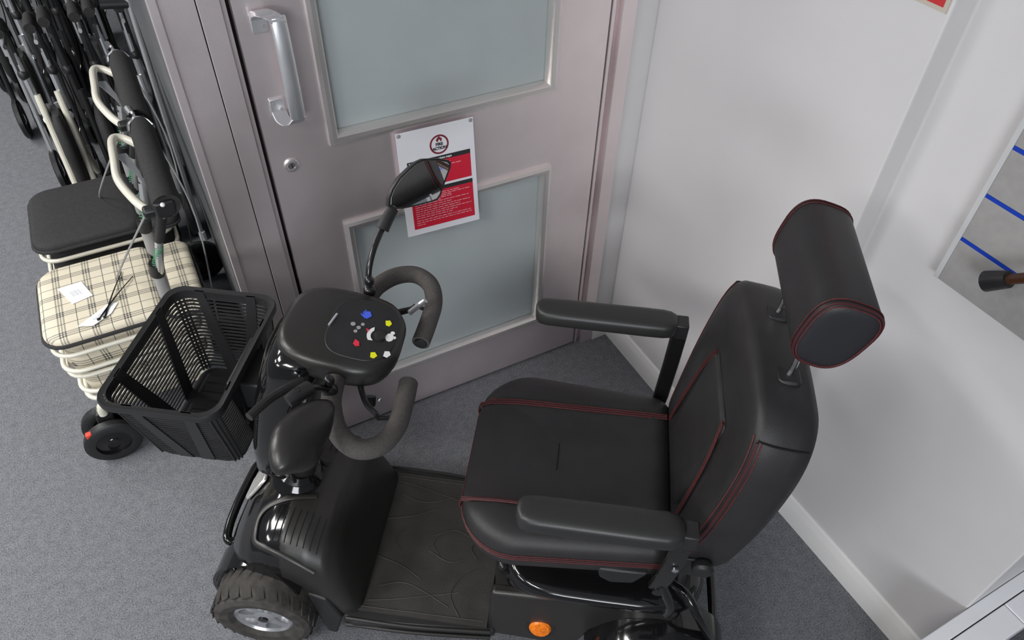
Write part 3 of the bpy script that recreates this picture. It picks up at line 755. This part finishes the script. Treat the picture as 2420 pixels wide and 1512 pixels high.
# speed dial
bm = nb(); c0 = cp(.345, .011); lathe(bm, [(.0001, 0), (.0105, 0), (.010, .0055), (.008, .0065), (.0001, .007)], (c0[0], c0[1], c0[2] + .002), (-.17, 0, 1), 24, closed=False); so('speed_dial', bm, 'satin_black', cpan)
mark('blue_light_symbol', lambda b: (poly(b, [(.376, -.044), (.383, -.043), (.388, -.034), (.384, -.026), (.377, -.026), (.371, -.034)]), [poly(b, [(.384 + .003 * i, -.047 + .006 * i), (.386 + .003 * i, -.046 + .006 * i), (.3875, -.037 + .004 * i), (.385, -.037 + .004 * i)]) for i in range(3)]), 'bluep')
mark('yellow_indicator_symbol', lambda b: poly(b, [(.344, -.030), (.336, -.033), (.331, -.026), (.334, -.019), (.341, -.020)]), 'yellow')
mark('yellow_indicator_symbol', lambda b: poly(b, [(.350, .053), (.343, .050), (.337, .057), (.341, .064), (.348, .063)]), 'yellow')
mark('red_horn_symbol', lambda b: poly(b, [(.384, .030), (.376, .034), (.373, .043), (.379, .046), (.385, .041)]), 'redp')
mark('red_warning_symbol', lambda b: poly(b, [(.373, -.001), (.364, .001), (.366, .009)]), 'redp')
def batt(b):
    for x, y, r in ((.398, -.005, .0045), (.381, -.009, .0035), (.386, .001, .004), (.389, .011, .0035)): disc(b, x, y, r)
mark('battery_gauge_symbols', batt, 'greyp')
def arc(b):
    P_ = [(.347 + .024 * math.cos(t), .010 + .026 * math.sin(t) * .9) for t in [math.radians(a) for a in range(-52, 53, 15)]]
    Q_ = [(.347 + .017 * math.cos(t), .010 + .019 * math.sin(t) * .9) for t in [math.radians(a) for a in range(52, -53, -15)]]
    prism(b, [cp(x - .003, y, PZ) for x, y in P_ + Q_], (0, 0, .0012))
mark('white_speed_arc', arc, 'whitep')
mark('hare_symbol', lambda b: (disc(b, .327, .008, .0075, .0095), disc(b, .324, -.004, .004, .004), disc(b, .3185, .006, .003, .003)), 'whitep')
mark('tortoise_symbol', lambda b: poly(b, [(.327, .043), (.319, .041), (.315, .048), (.320, .056), (.327, .054)]), 'whitep')
bm = nb(); tube(bm, [cp(.432, -.020, .004), cp(.438, .012, .004)], .0022, 8, 0); so('panel_trim_line', bm, 'silver', cs)

# loop handlebars, levers
for s in (1, -1):
    bm = nb(); tube(bm, [(.425, .05 * s, .875), (.405, .11 * s, .885)], .012, 12, 0); so('handlebar_stub', bm, 'black_metal')
    bm = nb(); tube(bm, [(.405, .100 * s, .887), (.398, .150 * s, .884), (.372, .200 * s, .874), (.335, .222 * s, .864), (.300, .205 * s, .856), (.283, .160 * s, .850), (.283, .105 * s, .846), (.287, .052 * s, .842)], .018, 18, 8); g_ = so('handlebar_grip', bm, 'foam', auto=60)
    bm = nb(); e_ = Vector((.287, .052 * s, .842)); lathe(bm, [(.0001, 0), (.0115, 0), (.013, .002), (.0115, .004), (.0001, .0045)], e_, (0.05, -s, -.05), 18, closed=False); so('grip_end_plug', bm, 'plastic', g_)
    bm = nb(); tube(bm, [(.375, .07 * s, .862), (.35, .115 * s, .852), (.325, .135 * s, .848), (.318, .145 * s, .850)], lambda t: .006 - .002 * t, 10, 5, flat=1.5); tube(bm, [(.318, .145 * s, .85), (.300, .140 * s, .848)], .004, 8, 0); so('wigwag_lever', bm, 'satin_black')
bm = nb(); tube(bm, [(.315, -.088, .885), (.300, -.106, .89), (.287, -.112, .90)], lambda t: .0045, 10, 3, flat=1.6); so('thumb_lever', bm, 'silver')
bm = nb(); ball(bm, (.46, .118, .885), .008, (1, 1, 1.8)); so('chrome_clamp_screw', bm, 'chrome'); bm = nb(); ball(bm, (.33, .098, .842), .004); so('small_screw', bm, 'chrome')
bm = nb(); lathe(bm, [(.0001, 0), (.011, 0), (.011, .016), (.008, .02), (.0001, .02)], (.352, .085, .832), (0, .6, -.8), 16, closed=False); so('charging_socket', bm, 'plastic')
bm = nb(); tube(bm, [(.46, .09, .86), (.475, .135, .80), (.52, .125, .68), (.56, .09, .56), (.585, .05, .44)], .005, 8, 6); so('cable', bm, 'black_metal')

# mirrors: ray helper puts the seen outline on a tilted plane through the mirror centre
CL = Vector((0, .905, 1.9)); RM = Matrix.Rotation(-ANG, 3, 'Z')
def ray_plane(px, c, n):
    d = Vector(((px[0] - 1210) / FPX, (px[1] - 756) / FPX, 1)); w = Vector([sum(R[j][i] * d[j] for j in range(3)) for i in range(3)]); w = RM @ w
    return CL + w * ((c - CL).dot(n) / w.dot(n))
def rx(px, x): return tuple(ray_plane(px, Vector((x, 0, 0)), Vector((1, 0, 0))))
def mirror(c, n, outline, stem, glass_ins, boot, flip=1, smk=5):
    n = n.normalized(); P = [ray_plane(p, c, n) for p in outline]; n = n * flip
    k = len(P); cen = sum(P, Vector()) / k
    sm = smooth_path([tuple(p) for p in P], smk, True) if smk > 1 else P
    def ringp(f, d): return [cen + (p - cen) * f - n * d for p in sm]
    bm = nb(); loft(bm, [ringp(.93, -.001), ringp(.99, -.0015), ringp(1.0, .002), ringp(.98, .010), ringp(.88, .020), ringp(.66, .028), ringp(.3, .032)]); hs = so('mirror_housing', bm, 'satin_black', auto=50)
    bm = nb(); loft(bm, [ringp(glass_ins, -.0015), ringp(glass_ins - .01, -.0022)]); so('mirror_glass', bm, 'mirror', hs, smooth=False)
    bm = nb(); tube(bm, stem, .0062, 12, 6); st = so('mirror_stem', bm, 'black_metal', hs)
    bm = nb(); tube(bm, boot, lambda t: .014 - .003 * t, 14, 3); so('mirror_boot', bm, 'plastic', hs)
    q = Vector(stem[0]); bm = nb(); ball(bm, q + Vector((0, 0, .0)), .014); lathe(bm, [(.0001, -.03), (.011, -.03), (.012, 0), (.0001, 0)], q, (0, 0, 1), 14, closed=False); ball(bm, q + Vector((-.002, 0, .026)), .010, (1, 1, 1.2)); so('ball_joint', bm, 'black_metal', st)
fc = Vector((.345, -.190, 1.115)); fn_ = Vector((-.707, .608, .36))
mirror(fc, fn_, [(916, 488), (917, 470), (925, 448), (943, 420), (968, 396), (985, 382), (1000, 375), (1035, 374), (1060, 378), (1066, 383), (1065, 395), (1052, 430), (1041, 462), (1034, 472), (1022, 477), (985, 487), (950, 494), (930, 495)],
       [(.40, -.118, .905), (.400, -.128, .946), rx((883, 590), .394), rx((905, 537), .384), rx((915, 515), .378)], .92, [rx((903, 542), .385), rx((914, 520), .378), rx((930, 492), .368)], smk=1)
nc = Vector((.415, .255, .935)); nn = Vector((-.78, .12, .55))
mirror(nc, nn, [(777, 950), (779, 985), (765, 1040), (745, 1085), (727, 1112), (690, 1120), (655, 1122), (640, 1105), (636, 1060), (650, 1010), (695, 965), (740, 945)],
       [(.402, .135, .900), (.41, .155, .93), (.42, .175, .95), (.43, .195, .965)], .91, [(.42, .172, .945), (.43, .195, .955), (.44, .21, .955)], flip=-1)
bm = nb(); tube(bm, [(.455, .125, .905), (.48, .185, .93), (.50, .235, .935)], .008, 10, 4); so('mirror_arm_cover', bm, 'satin_black')

# basket hooked on the front of the tiller
BX, BZ, BH = .742, .812, .21
def bpt(u, v, h_):
    """h_ 0 rim .. 1 bottom"""
    k = 1 - .24 * h_; return (BX + u * (1 - .18 * h_) - .008 * h_, v * k, BZ - BH * h_)
rim_o = rrect(.113, .158, (.035, .035, .035, .035), 6)
bm = nb()
NS = 25; n = len(rim_o)
for j in range(NS):
    h0 = .075 + j * .043; h1 = h0 + .0145
    if h1 > .98: break
    ring = []
    for hh, ins in ((h0, 0), (h0, -.0035), (h1, -.0035), (h1, 0)):
        ring.append([bm.verts.new(bpt(x * (1 + ins / .12), y * (1 + ins / .16), hh)) for x, y in rim_o])
    for a in range(4):
        A, B = ring[a], ring[(a + 1) % 4]
        for k in range(n): bm.faces.new((A[k], A[(k + 1) % n], B[(k + 1) % n], B[k]))
def rib(u, v, w, along):
    for h0, h1 in ((.0, .98),):
        pts = []
        a = [bpt(u, v, h0), bpt(u, v, h1)]
        o = Vector((w, 0, 0)) if along == 'x' else Vector((0, w, 0)); t = Vector((0, .003 * (1 if v > 0 else -1), 0)) if along == 'x' else Vector((.003 * (1 if u > 0 else -1), 0, 0))
        for p in a:
            p = Vector(p); k = 1 if p is a[0] else 1; pts.append([p - o - t, p + o - t, p + o + t, p - o + t])
        loft(bm, pts)
def band(a0, a1, b0, b1, w0, w1, side):
    # slanting band on a wall, from the rim (a0) to the floor (a1)
    secs = []
    for i in range(7):
        h_ = i / 6 * .98; c = a0 + (a1 - a0) * (i / 6) ** 1.2; w = w0 + (w1 - w0) * i / 6
        if side in ('n', 'f'):
            v = .158 * (1 if side == 'n' else -1); q = [bpt(c - w, v * 1.012, h_), bpt(c + w, v * 1.012, h_), bpt(c + w, v * .975, h_), bpt(c - w, v * .975, h_)]
        else:
            u_ = .113 * (1 if side == 'x' else -1); q = [bpt(u_ * 1.015, c - w, h_), bpt(u_ * 1.015, c + w, h_), bpt(u_ * .965, c + w, h_), bpt(u_ * .965, c - w, h_)]
        secs.append(q)
    loft(bm, secs)
for sd in ('n', 'f'):
    band(.055, .028, 0, 0, .010, .018, sd); band(-.06, -.028, 0, 0, .010, .018, sd)
for sd in ('x', 'r'):
    band(.085, .045, 0, 0, .011, .022, sd); band(-.085, -.045, 0, 0, .011, .022, sd)
for i in range(0, n):
    x, y = rim_o[i]
    if abs(x) > .09 and abs(y) > .135: tube(bm, [bpt(x, y, 0), bpt(x, y, .98)], .0026, 6, 0)
bk_ = so('basket', bm, 'plastic', smooth=False)
bm = nb(); secs = []
for o, d in ((0, 0), (.008, .002), (.010, -.004), (.009, -.014), (.006, -.014), (.006, -.004), (.0, -.004), (-.002, -.022), (-.004, -.022), (-.003, .0)):
    secs.append([(BX + x * (1 + o / .113), y * (1 + o / .158), BZ + d) for x, y in rim_o])
secs.append(secs[0]); loft(bm, secs, cap=False); bmesh.ops.remove_doubles(bm, verts=bm.verts, dist=1e-6); so('basket_rim', bm, 'plastic', bk_, auto=40)
bm = nb()
bo = [bpt(x, y, 1) for x, y in rrect(.111, .156, .04, 6)]
prism(bm, bo, (0, 0, .004))
so('basket_floor', bm, 'plastic', bk_)
bm = nb()
for k in range(-4, 5): span(bm, (BX - .08, k * .025 - .002, BZ - BH + .004), (BX + .06, k * .025 + .002, BZ - BH + .007))
so('floor_ribs', bm, 'satin_black', bk_, smooth=False)
bm = nb(); span(bm, (.560, -.05, .70), (.650, .05, .775)); span(bm, (.632, -.065, .66), (.652, .065, .79)); so('basket_bracket', bm, 'plastic', bevel=.005)
bm = nb(); ball(bm, (.70, .02, BZ - BH + .016), .014, (1.8, 1, .7)); ball(bm, (.665, .03, BZ - BH + .016), .010, (1.5, 1, .8)); so('bracket_bolts', bm, 'gloss', bk_)

# ------------------------------------------------------------------ wheeled walkers left of the door
def wcast(bm_t, bm_h, c, r, w, ax=(0, 1, 0)):
    lathe(bm_t, [(r * .62, -w / 2), (r * .9, -w / 2), (r, -w * .3), (r, w * .3), (r * .9, w / 2), (r * .62, w / 2)], c, ax, 30)
    lathe(bm_h, [(.0001, -w * .42), (r * .22, -w * .46), (r * .3, -w * .3), (r * .63, -w * .3), (r * .63, w * .3), (r * .3, w * .3), (r * .22, w * .46), (.0001, w * .42)], c, ax, 24, closed=False)
def small_wheel(root, c, r, w, ax=(0, 1, 0), name='castor_wheel'):
    t, h_ = nb(), nb(); wcast(t, h_, c, r, w, ax); o = obj(name, t, 'plastic', root, auto=40); obj('wheel_hub', h_, 'gloss', o, auto=40); return o

def shopping_walker(y0, plaid, label):
    """local frame = world, near edge of the lid at y0; the handle bar runs along y"""
    root = empty('shopping_walker', (-.25, y0 + .16, 0)); tag(root, label, 'walker', 'shopping walkers parked in a row')
    off = Vector((-.25, y0 + .16, 0))
    def L(*p): return Vector(p) + Vector((-.0, y0, 0)) - off
    top, side = ('plaid_top', 'plaid_side') if plaid else ('nylon', 'nylon')
    W_ = .315
    # lid
    bm = nb(); secs = []
    for ins, z in ((.006, .484), (0, .488), (0, .503), (.004, .510), (.014, .514), (.05, .516), (.10, .5165)):
        secs.append([L(-.290 + a, W_ / 2 + b, z) for a, b in rrect(.148 - ins, W_ / 2 - ins, (.03, .055, .055, .03), 6)])
    loft(bm, secs); lid = obj('seat_lid', bm, top, root, auto=50)
    bm = nb(); tube(bm, [L(-.290 + a, W_ / 2 + b, .492) for a, b in rrect(.150, W_ / 2 + .002, (.03, .055, .055, .03), 6)], .0055, 8, 0, closed=True); obj('lid_binding', bm, 'nylon', lid)
    bm = nb(); secs = []
    for ins, z in ((.004, .470), (0, .476), (0, .488), (.006, .497), (.02, .50)):
        secs.append([L(-.088 + a, W_ / 2 + b, z) for a, b in rrect(.050 - ins, W_ / 2 - ins, .03, 5)])
    loft(bm, secs); fl = obj('rear_flap', bm, top, root, auto=50)
    bm = nb(); tube(bm, [L(-.088 + a, W_ / 2 + b, .478) for a, b in rrect(.052, W_ / 2 + .002, .03, 5)], .0045, 8, 0, closed=True); obj('flap_binding', bm, 'nylon', fl)
    # bag
    bm = nb(); secs = []
    for z, k in ((.485, .97), (.44, .96), (.40, .99), (.34, .93), (.28, .92), (.22, .86), (.185, .80), (.18, .6)):
        secs.append([L(-.245 + a * k, W_ / 2 + b * k, z) for a, b in rrect(.175, W_ / 2 - .01, .05, 6)])
    loft(bm, secs); obj('bag', bm, side, root, auto=60)
    # cream rings round the bag
    for z, k in ((.462, 1.03), (.40, 1.02), (.375, 1.0), (.305, .97), (.27, .95)):
        bm = nb(); tube(bm, [L(-.245 + a * k, W_ / 2 + b * k, z - .03 * max(0, (-a - .1)) / .08 * 0) for a, b in rrect(.180, W_ / 2 + .002, .05, 6)], .0065 if z > .3 else .0075, 10, 0, closed=True)
        obj('frame_ring', bm, 'cream', root, auto=60)
    bm = nb(); span(bm, tuple(L(-.438, .06, .468)), tuple(L(-.428, W_ - .06, .482))); obj('lid_rail', bm, 'silver', root, bevel=.003)
    # legs
    for yy in (.045, W_ - .045):
        far = yy > .1; fx = .10 if far else 0
        bm = nb(); tube(bm, [L(-.05, yy, .12), L(-.17, yy, .30), L(-.20, yy, .48)], .012, 12, 4); obj('rear_leg', bm, 'cream', root)
        bm = nb(); tube(bm, [L(-.17, yy, .40), L(-.25, yy, .30), L(-.385 + fx, yy, .215), L(-.405 + fx, yy, .195), L(-.408 + fx, yy, .17)], .0125, 12, 5); obj('front_leg', bm, 'cream', root)
        ry = yy - .035 if yy < .1 else yy + .035
        small_wheel(root, L(-.025, ry, .085), .085, .03, name='rear_wheel')
        for d in (-.036, .036): small_wheel(root, L(-.415 + fx, yy + d + .01, .078), .078, .030)
        bm = nb(); prism(bm, [L(a + fx, yy - .004, b) for a, b in ((-.385, .185), (-.43, .175), (-.44, .10), (-.415, .075), (-.395, .10))], (0, .03, 0)); obj('castor_fork', bm, 'plastic', root, bevel=.004)
        bm = nb(); box(bm, L(-.462 + fx, yy - .030, .125), (.018, .016, .038)); obj('red_brake_clip', bm, 'red_clip', root, bevel=.003)
    bm = nb(); tube(bm, [L(-.045, -.005, .09), L(-.045, W_ + .005, .09)], .008, 10, 0); obj('rear_axle', bm, 'cream', root)
    # handle posts
    HZ, HX = .885, -.042
    for yy, yt in ((.075, -.045), (W_ - .03, .29)):
        bm = nb(); tube(bm, [L(-.14, yy, .36), L(-.125, yy - .012, .60)], .016, 14, 0); p_ = obj('post_sleeve', bm, 'grey_plastic', root)
        bm = nb(); tube(bm, [L(-.127, yy - .01, .57), L(-.085, (yy + yt) / 2 - .01, .75)], .0105, 12, 0); obj('post_tube', bm, 'silver', p_)
        bm = nb(); pts = []; a, b = L(-.122, yy - .014, .62), L(-.098, (yy + yt) / 2, .70)
        for k in range(60):
            t = k / 59; an_ = t * 9 * 2 * PI; pts.append(a.lerp(b, t) + Vector((.0108 * math.cos(an_), .0108 * math.sin(an_), 0)))
        tube(bm, pts, .0011, 5, 0); obj('post_spring', bm, 'green', p_)
        bm = nb(); tube(bm, [L(-.128, yy - .010, .585), L(-.121, yy - .016, .625)], .019, 14, 0); obj('post_collar', bm, 'plastic', p_)
        bm = nb(); tube(bm, [L(-.09, (yy + yt) / 2 - .008, .73), L(-.06, yt + .008, .83), L(HX, yt + .01, HZ)], .013, 12, 4); obj('handle_joint', bm, 'plastic', p_, auto=50)
        bm = nb(); ball(bm, L(-.058, yt - .012, .835), .007); obj('joint_screw', bm, 'chrome', p_)
    bm = nb(); tube(bm, [L(HX, -.075, HZ - .005), L(HX, -.06, HZ), L(HX, .250, HZ), L(HX, .268, HZ - .004)], lambda t: .030 - .013 * (abs(t - .5) * 2) ** 10, 20, 6); obj('handle_grip', bm, 'black_foam', root)
    bm = nb(); box(bm, L(HX - .006, -.078, HZ - .012), (.046, .034, .044)); box(bm, L(HX - .03, -.055, HZ - .03), (.05, .03, .022)); cl = obj('handle_clamp', bm, 'plastic', root, bevel=.006)
    bm = nb(); ball(bm, L(HX - .008, -.094, HZ + .004), .0055); obj('clamp_screw', bm, 'paper', cl)
    # cream brake hoop alongside the grip
    bm = nb(); tube(bm, [L(-.065, .255, HZ - .03), L(-.095, .285, HZ - .02), L(-.118, .270, HZ - .012), L(-.125, .17, HZ - .012), L(-.128, .09, HZ - .02), L(-.105, .0, HZ - .03), L(-.078, -.055, HZ - .036)], .0105, 12, 7); bh = obj('brake_hoop', bm, 'cream', root)
    bm = nb(); prism(bm, [L(-.122, .21, HZ - .022), L(-.085, .10, HZ - .03), L(-.072, .04, HZ - .035), L(-.078, .12, HZ - .03), L(-.095, .21, HZ - .025)], (0, 0, .003)); obj('brake_plate', bm, 'silver', bh, smooth=False)
    # forked cable clamp on the far end of the grip
    bm = nb(); y_ = .30
    tube(bm, [L(HX - .030, y_ - .055, HZ + .008), L(HX - .026, y_ - .028, HZ + .016), L(HX - .008, y_ - .008, HZ + .022), L(HX - .012, y_ + .03, HZ + .024)], .005, 8, 4, flat=1.8); tube(bm, [L(HX + .028, y_ - .045, HZ + .008), L(HX + .014, y_ - .018, HZ + .016), L(HX - .008, y_ - .008, HZ + .022)], .005, 8, 4, flat=1.8)
    tube(bm, [L(HX - .012, y_ + .01, HZ + .024), L(HX - .018, y_ + .043, HZ + .026)], .009, 8, 0); obj('fork_clamp', bm, 'chrome', root)
    bm = nb(); tube(bm, [L(-.08, -.02, HZ - .04), L(-.20, .10, .62), L(-.235, .20, .50), L(-.20, .28, .40)], .0028, 6, 6); tube(bm, [L(HX, y_ + .05, HZ), L(-.02, .35, .80), L(.01, .32, .55), L(-.03, .2, .25)], .0026, 6, 6); obj('brake_cable', bm, 'grey_plastic', root)
    return root
shopping_walker(1.655, True, 'cream framed walker with a tartan seat lid and bag beside the basket')
shopping_walker(2.075, False, 'cream framed walker with a plain black seat lid, directly behind the tartan one')

# labels and ties lying on the tartan lid
def card(name, pts, label, z=.5175):
    c = sum((Vector((x, y, z)) for x, y in pts), Vector()) / len(pts); root = empty(name, c); tag(root, label, 'label')
    bm = nb(); prism(bm, [Vector((x, y, z)) - c for x, y in pts], (0, 0, .0012)); obj('card', bm, 'paper', root, smooth=False)
    a, b, d_ = Vector((*pts[0], 0)), Vector((*pts[1], 0)), Vector((*pts[-1], 0)); u = b - a; v = d_ - a; bm = nb()
    for k in range(7):
        t = .28 + .055 * k + (.01 if k % 2 else 0); w = .012 if k % 3 else .022
        P_ = [a + u * t + v * .36, a + u * (t + w * 1.5) + v * .36, a + u * (t + w * 1.5) + v * .66, a + u * t + v * .66]
        prism(bm, [Vector((p.x, p.y, z + .0013)) - c for p in P_], (0, 0, .0002))
    obj('printed_mark', bm, 'tag_text', root, smooth=False)
card('price_tag', [(-.385, 1.862), (-.326, 1.868), (-.303, 1.795), (-.355, 1.782)], 'white square tag lying on the tartan seat lid near its far left corner')
card('swing_tag', [(-.352, 1.687), (-.270, 1.742), (-.247, 1.735), (-.268, 1.700), (-.315, 1.672)], 'long white tag with clipped end lying on the tartan seat lid under the black ties')
for (a, b, lb) in (((-.300, 1.688), (-.197, 1.826), 'black cable tie across the tartan lid, the one reaching nearer the lid seam'), ((-.285, 1.690), (-.222, 1.860), 'black cable tie across the tartan lid, the one lying more lengthwise')):
    c = Vector((a[0], a[1], .5195)); r_ = empty('cable_tie', c); tag(r_, lb, 'cable tie'); e_ = Vector((b[0], b[1], .5195)) - c
    bm = nb(); tube(bm, [(0, 0, 0), tuple(e_ * .5 + Vector((0, 0, .004))), tuple(e_)], lambda t: .0022 - .001 * t, 6, 4); obj('strap', bm, 'gloss', r_)
    bm = nb(); box(bm, (0, 0, .001), (.007, .007, .005)); obj('tie_head', bm, 'gloss', r_, bevel=.001)

# folded rollators behind the walkers
def rollator(x, y, rz, tone, label, hgt=.86):
    root = empty('folded_rollator', (x, y, 0), rz); tag(root, label, 'rollator', 'folded rollators behind the walkers')
    mt = {'cream': 'cream', 'silver': 'silver', 'black': 'black_metal'}[tone]
    for s in (-1, 1):
        yy = s * .032
        bm = nb(); tube(bm, [(-.02, yy, .33), (-.012, yy, .42), (-.005, yy, .50)], .012, 10, 4); obj('lower_tube', bm, 'cream' if tone == 'cream' else mt, root)
        bm = nb(); ball(bm, (-.006, yy, .50), .018); obj('joint_knob', bm, 'paper' if tone == 'cream' else 'chrome', root)
        bm = nb(); tube(bm, [(-.006, yy, .50), (.0, yy * .4, .56)], .009, 8, 0, flat=.5); obj('folding_link', bm, 'silver', root)
        bm = nb(); tube(bm, [(.0, yy * 1.3, .53), (-.01, yy * 1.3, .66)], .0115, 10, 0); tube(bm, [(-.01, yy * 1.3, .66), (-.03, yy * 1.4, hgt - .03)], .010, 10, 0); obj('handle_tube', bm, 'silver' if tone != 'black' else 'black_metal', root)
        bm = nb(); tube(bm, [(-.018, yy * 1.4, .68), (-.03, yy * 1.4, .82)], .014, 10, 0); ball(bm, (-.017, yy * 1.4, .67), .022, (1, .8, 1)); obj('height_lock', bm, 'plastic', root)
        bm = nb(); tube(bm, [(-.035, yy * 1.4, hgt - .04), (.0, yy * 1.4, hgt), (.05, yy * 1.4, hgt + .008), (.115, yy * 1.4, hgt + .004)], lambda t: .016 + .003 * math.sin(t * 9), 12, 6); obj('hand_grip', bm, 'black_foam', root)
        bm = nb(); tube(bm, [(-.04, yy * 1.4, hgt - .02), (.03, yy * 1.4, hgt - .05), (.10, yy * 1.4, hgt - .045)], .006, 8, 5, flat=1.4); obj('brake_lever', bm, 'silver' if s > 0 else 'plastic', root)
        bm = nb(); tube(bm, [(-.045, yy * 1.4, hgt - .01), (-.085, yy * 1.6, .74), (-.11, yy * 2.0, .55), (-.08, yy * 1.6, .43), (-.02, yy, .40)], .0028, 6, 7); obj('brake_cable', bm, 'black_metal', root)
        bm = nb(); tube(bm, [(-.02, yy, .36), (-.12, yy, .22), (-.20, yy, .13)], .011, 10, 4); obj('front_leg', bm, mt, root)
        bm = nb(); tube(bm, [(.0, yy, .60), (.07, yy, .35), (.16, yy, .11)], .011, 10, 4); obj('rear_leg', bm, 'black_metal' if tone == 'black' else mt, root)
        small_wheel(root, (-.215, yy * 1.05, .09), .09, .026, name='front_wheel'); small_wheel(root, (.165, yy * 1.05, .09), .09, .026, name='rear_wheel')
    bm = nb(); secs = []
    for z, hx, w in ((.22, .06, .012), (.28, .10, .022), (.40, .11, .026), (.50, .09, .022), (.54, .05, .012)): secs.append([(.02 + a, b, z) for a, b in sup(24, hx, w, 3)])
    loft(bm, secs); obj('folded_bag', bm, 'nylon', root, auto=60)
    return root
def rl(s): return s
H9 = -PI / 2
spots = [(-.312, 2.86, H9, 'cream', 'folded rollator with two cream tubes and white joint knobs, leftmost behind the black seat lid', .86),
         (-.175, 2.84, H9, 'black', 'folded black rollator standing right beside the cream tubed one', .88),
         (-.040, 2.86, H9, 'silver', 'folded silver rollator behind the black seat lid, beside the partition', .88),
         (-.40, 3.40, H9, 'silver', 'folded silver rollator in the second rank, left end', .88),
         (-.26, 3.38, H9, 'black', 'folded black rollator in the second rank, middle of it', .90),
         (-.125, 3.40, H9, 'silver', 'folded silver rollator in the second rank, nearest the partition', .90),
         (-.52, 3.93, H9, 'black', 'folded black rollator in the far rank, left end', .88),
         (-.38, 3.92, H9, 'silver', 'folded silver rollator in the far rank, second from the left', .9),
         (-.24, 3.93, H9, 'black', 'folded black rollator in the far rank, third from the left', .9),
         (-.10, 3.92, H9, 'black', 'folded black rollator in the far rank, beside the partition', .9),
         (-.60, 4.46, H9, 'silver', 'folded silver rollator at the very back of the group, left end', .88),
         (-.45, 4.46, H9, 'black', 'folded black rollator at the very back of the group, left of centre', .88),
         (-.30, 4.46, H9, 'black', 'folded black rollator at the very back of the group, right of centre', .88),
         (-.15, 4.46, H9, 'silver', 'folded silver rollator at the very back of the group beside the partition', .88)]
for a in spots: rollator(*a)
# thin silver crutch leaning by the partition
cr = empty('crutch', (.015, 2.62, 0)); tag(cr, 'thin silver crutch standing against the dark partition behind the walkers', 'crutch')
bm = nb(); tube(bm, [(0, 0, .02), (.012, .03, .52)], .0085, 12, 0); obj('lower_shaft', bm, 'silver', cr)
bm = nb(); tube(bm, [(.012, .03, .50), (.025, .05, .95)], .0105, 12, 0); obj('upper_shaft', bm, 'silver', cr)
bm = nb(); tube(bm, [(0, 0, 0), (0, .001, .04)], .013, 12, 0); obj('rubber_tip', bm, 'paper', cr)
bm = nb(); tube(bm, [(.02, .05, .92), (-.06, .05, .93)], .014, 12, 0); obj('hand_grip', bm, 'plastic', cr)
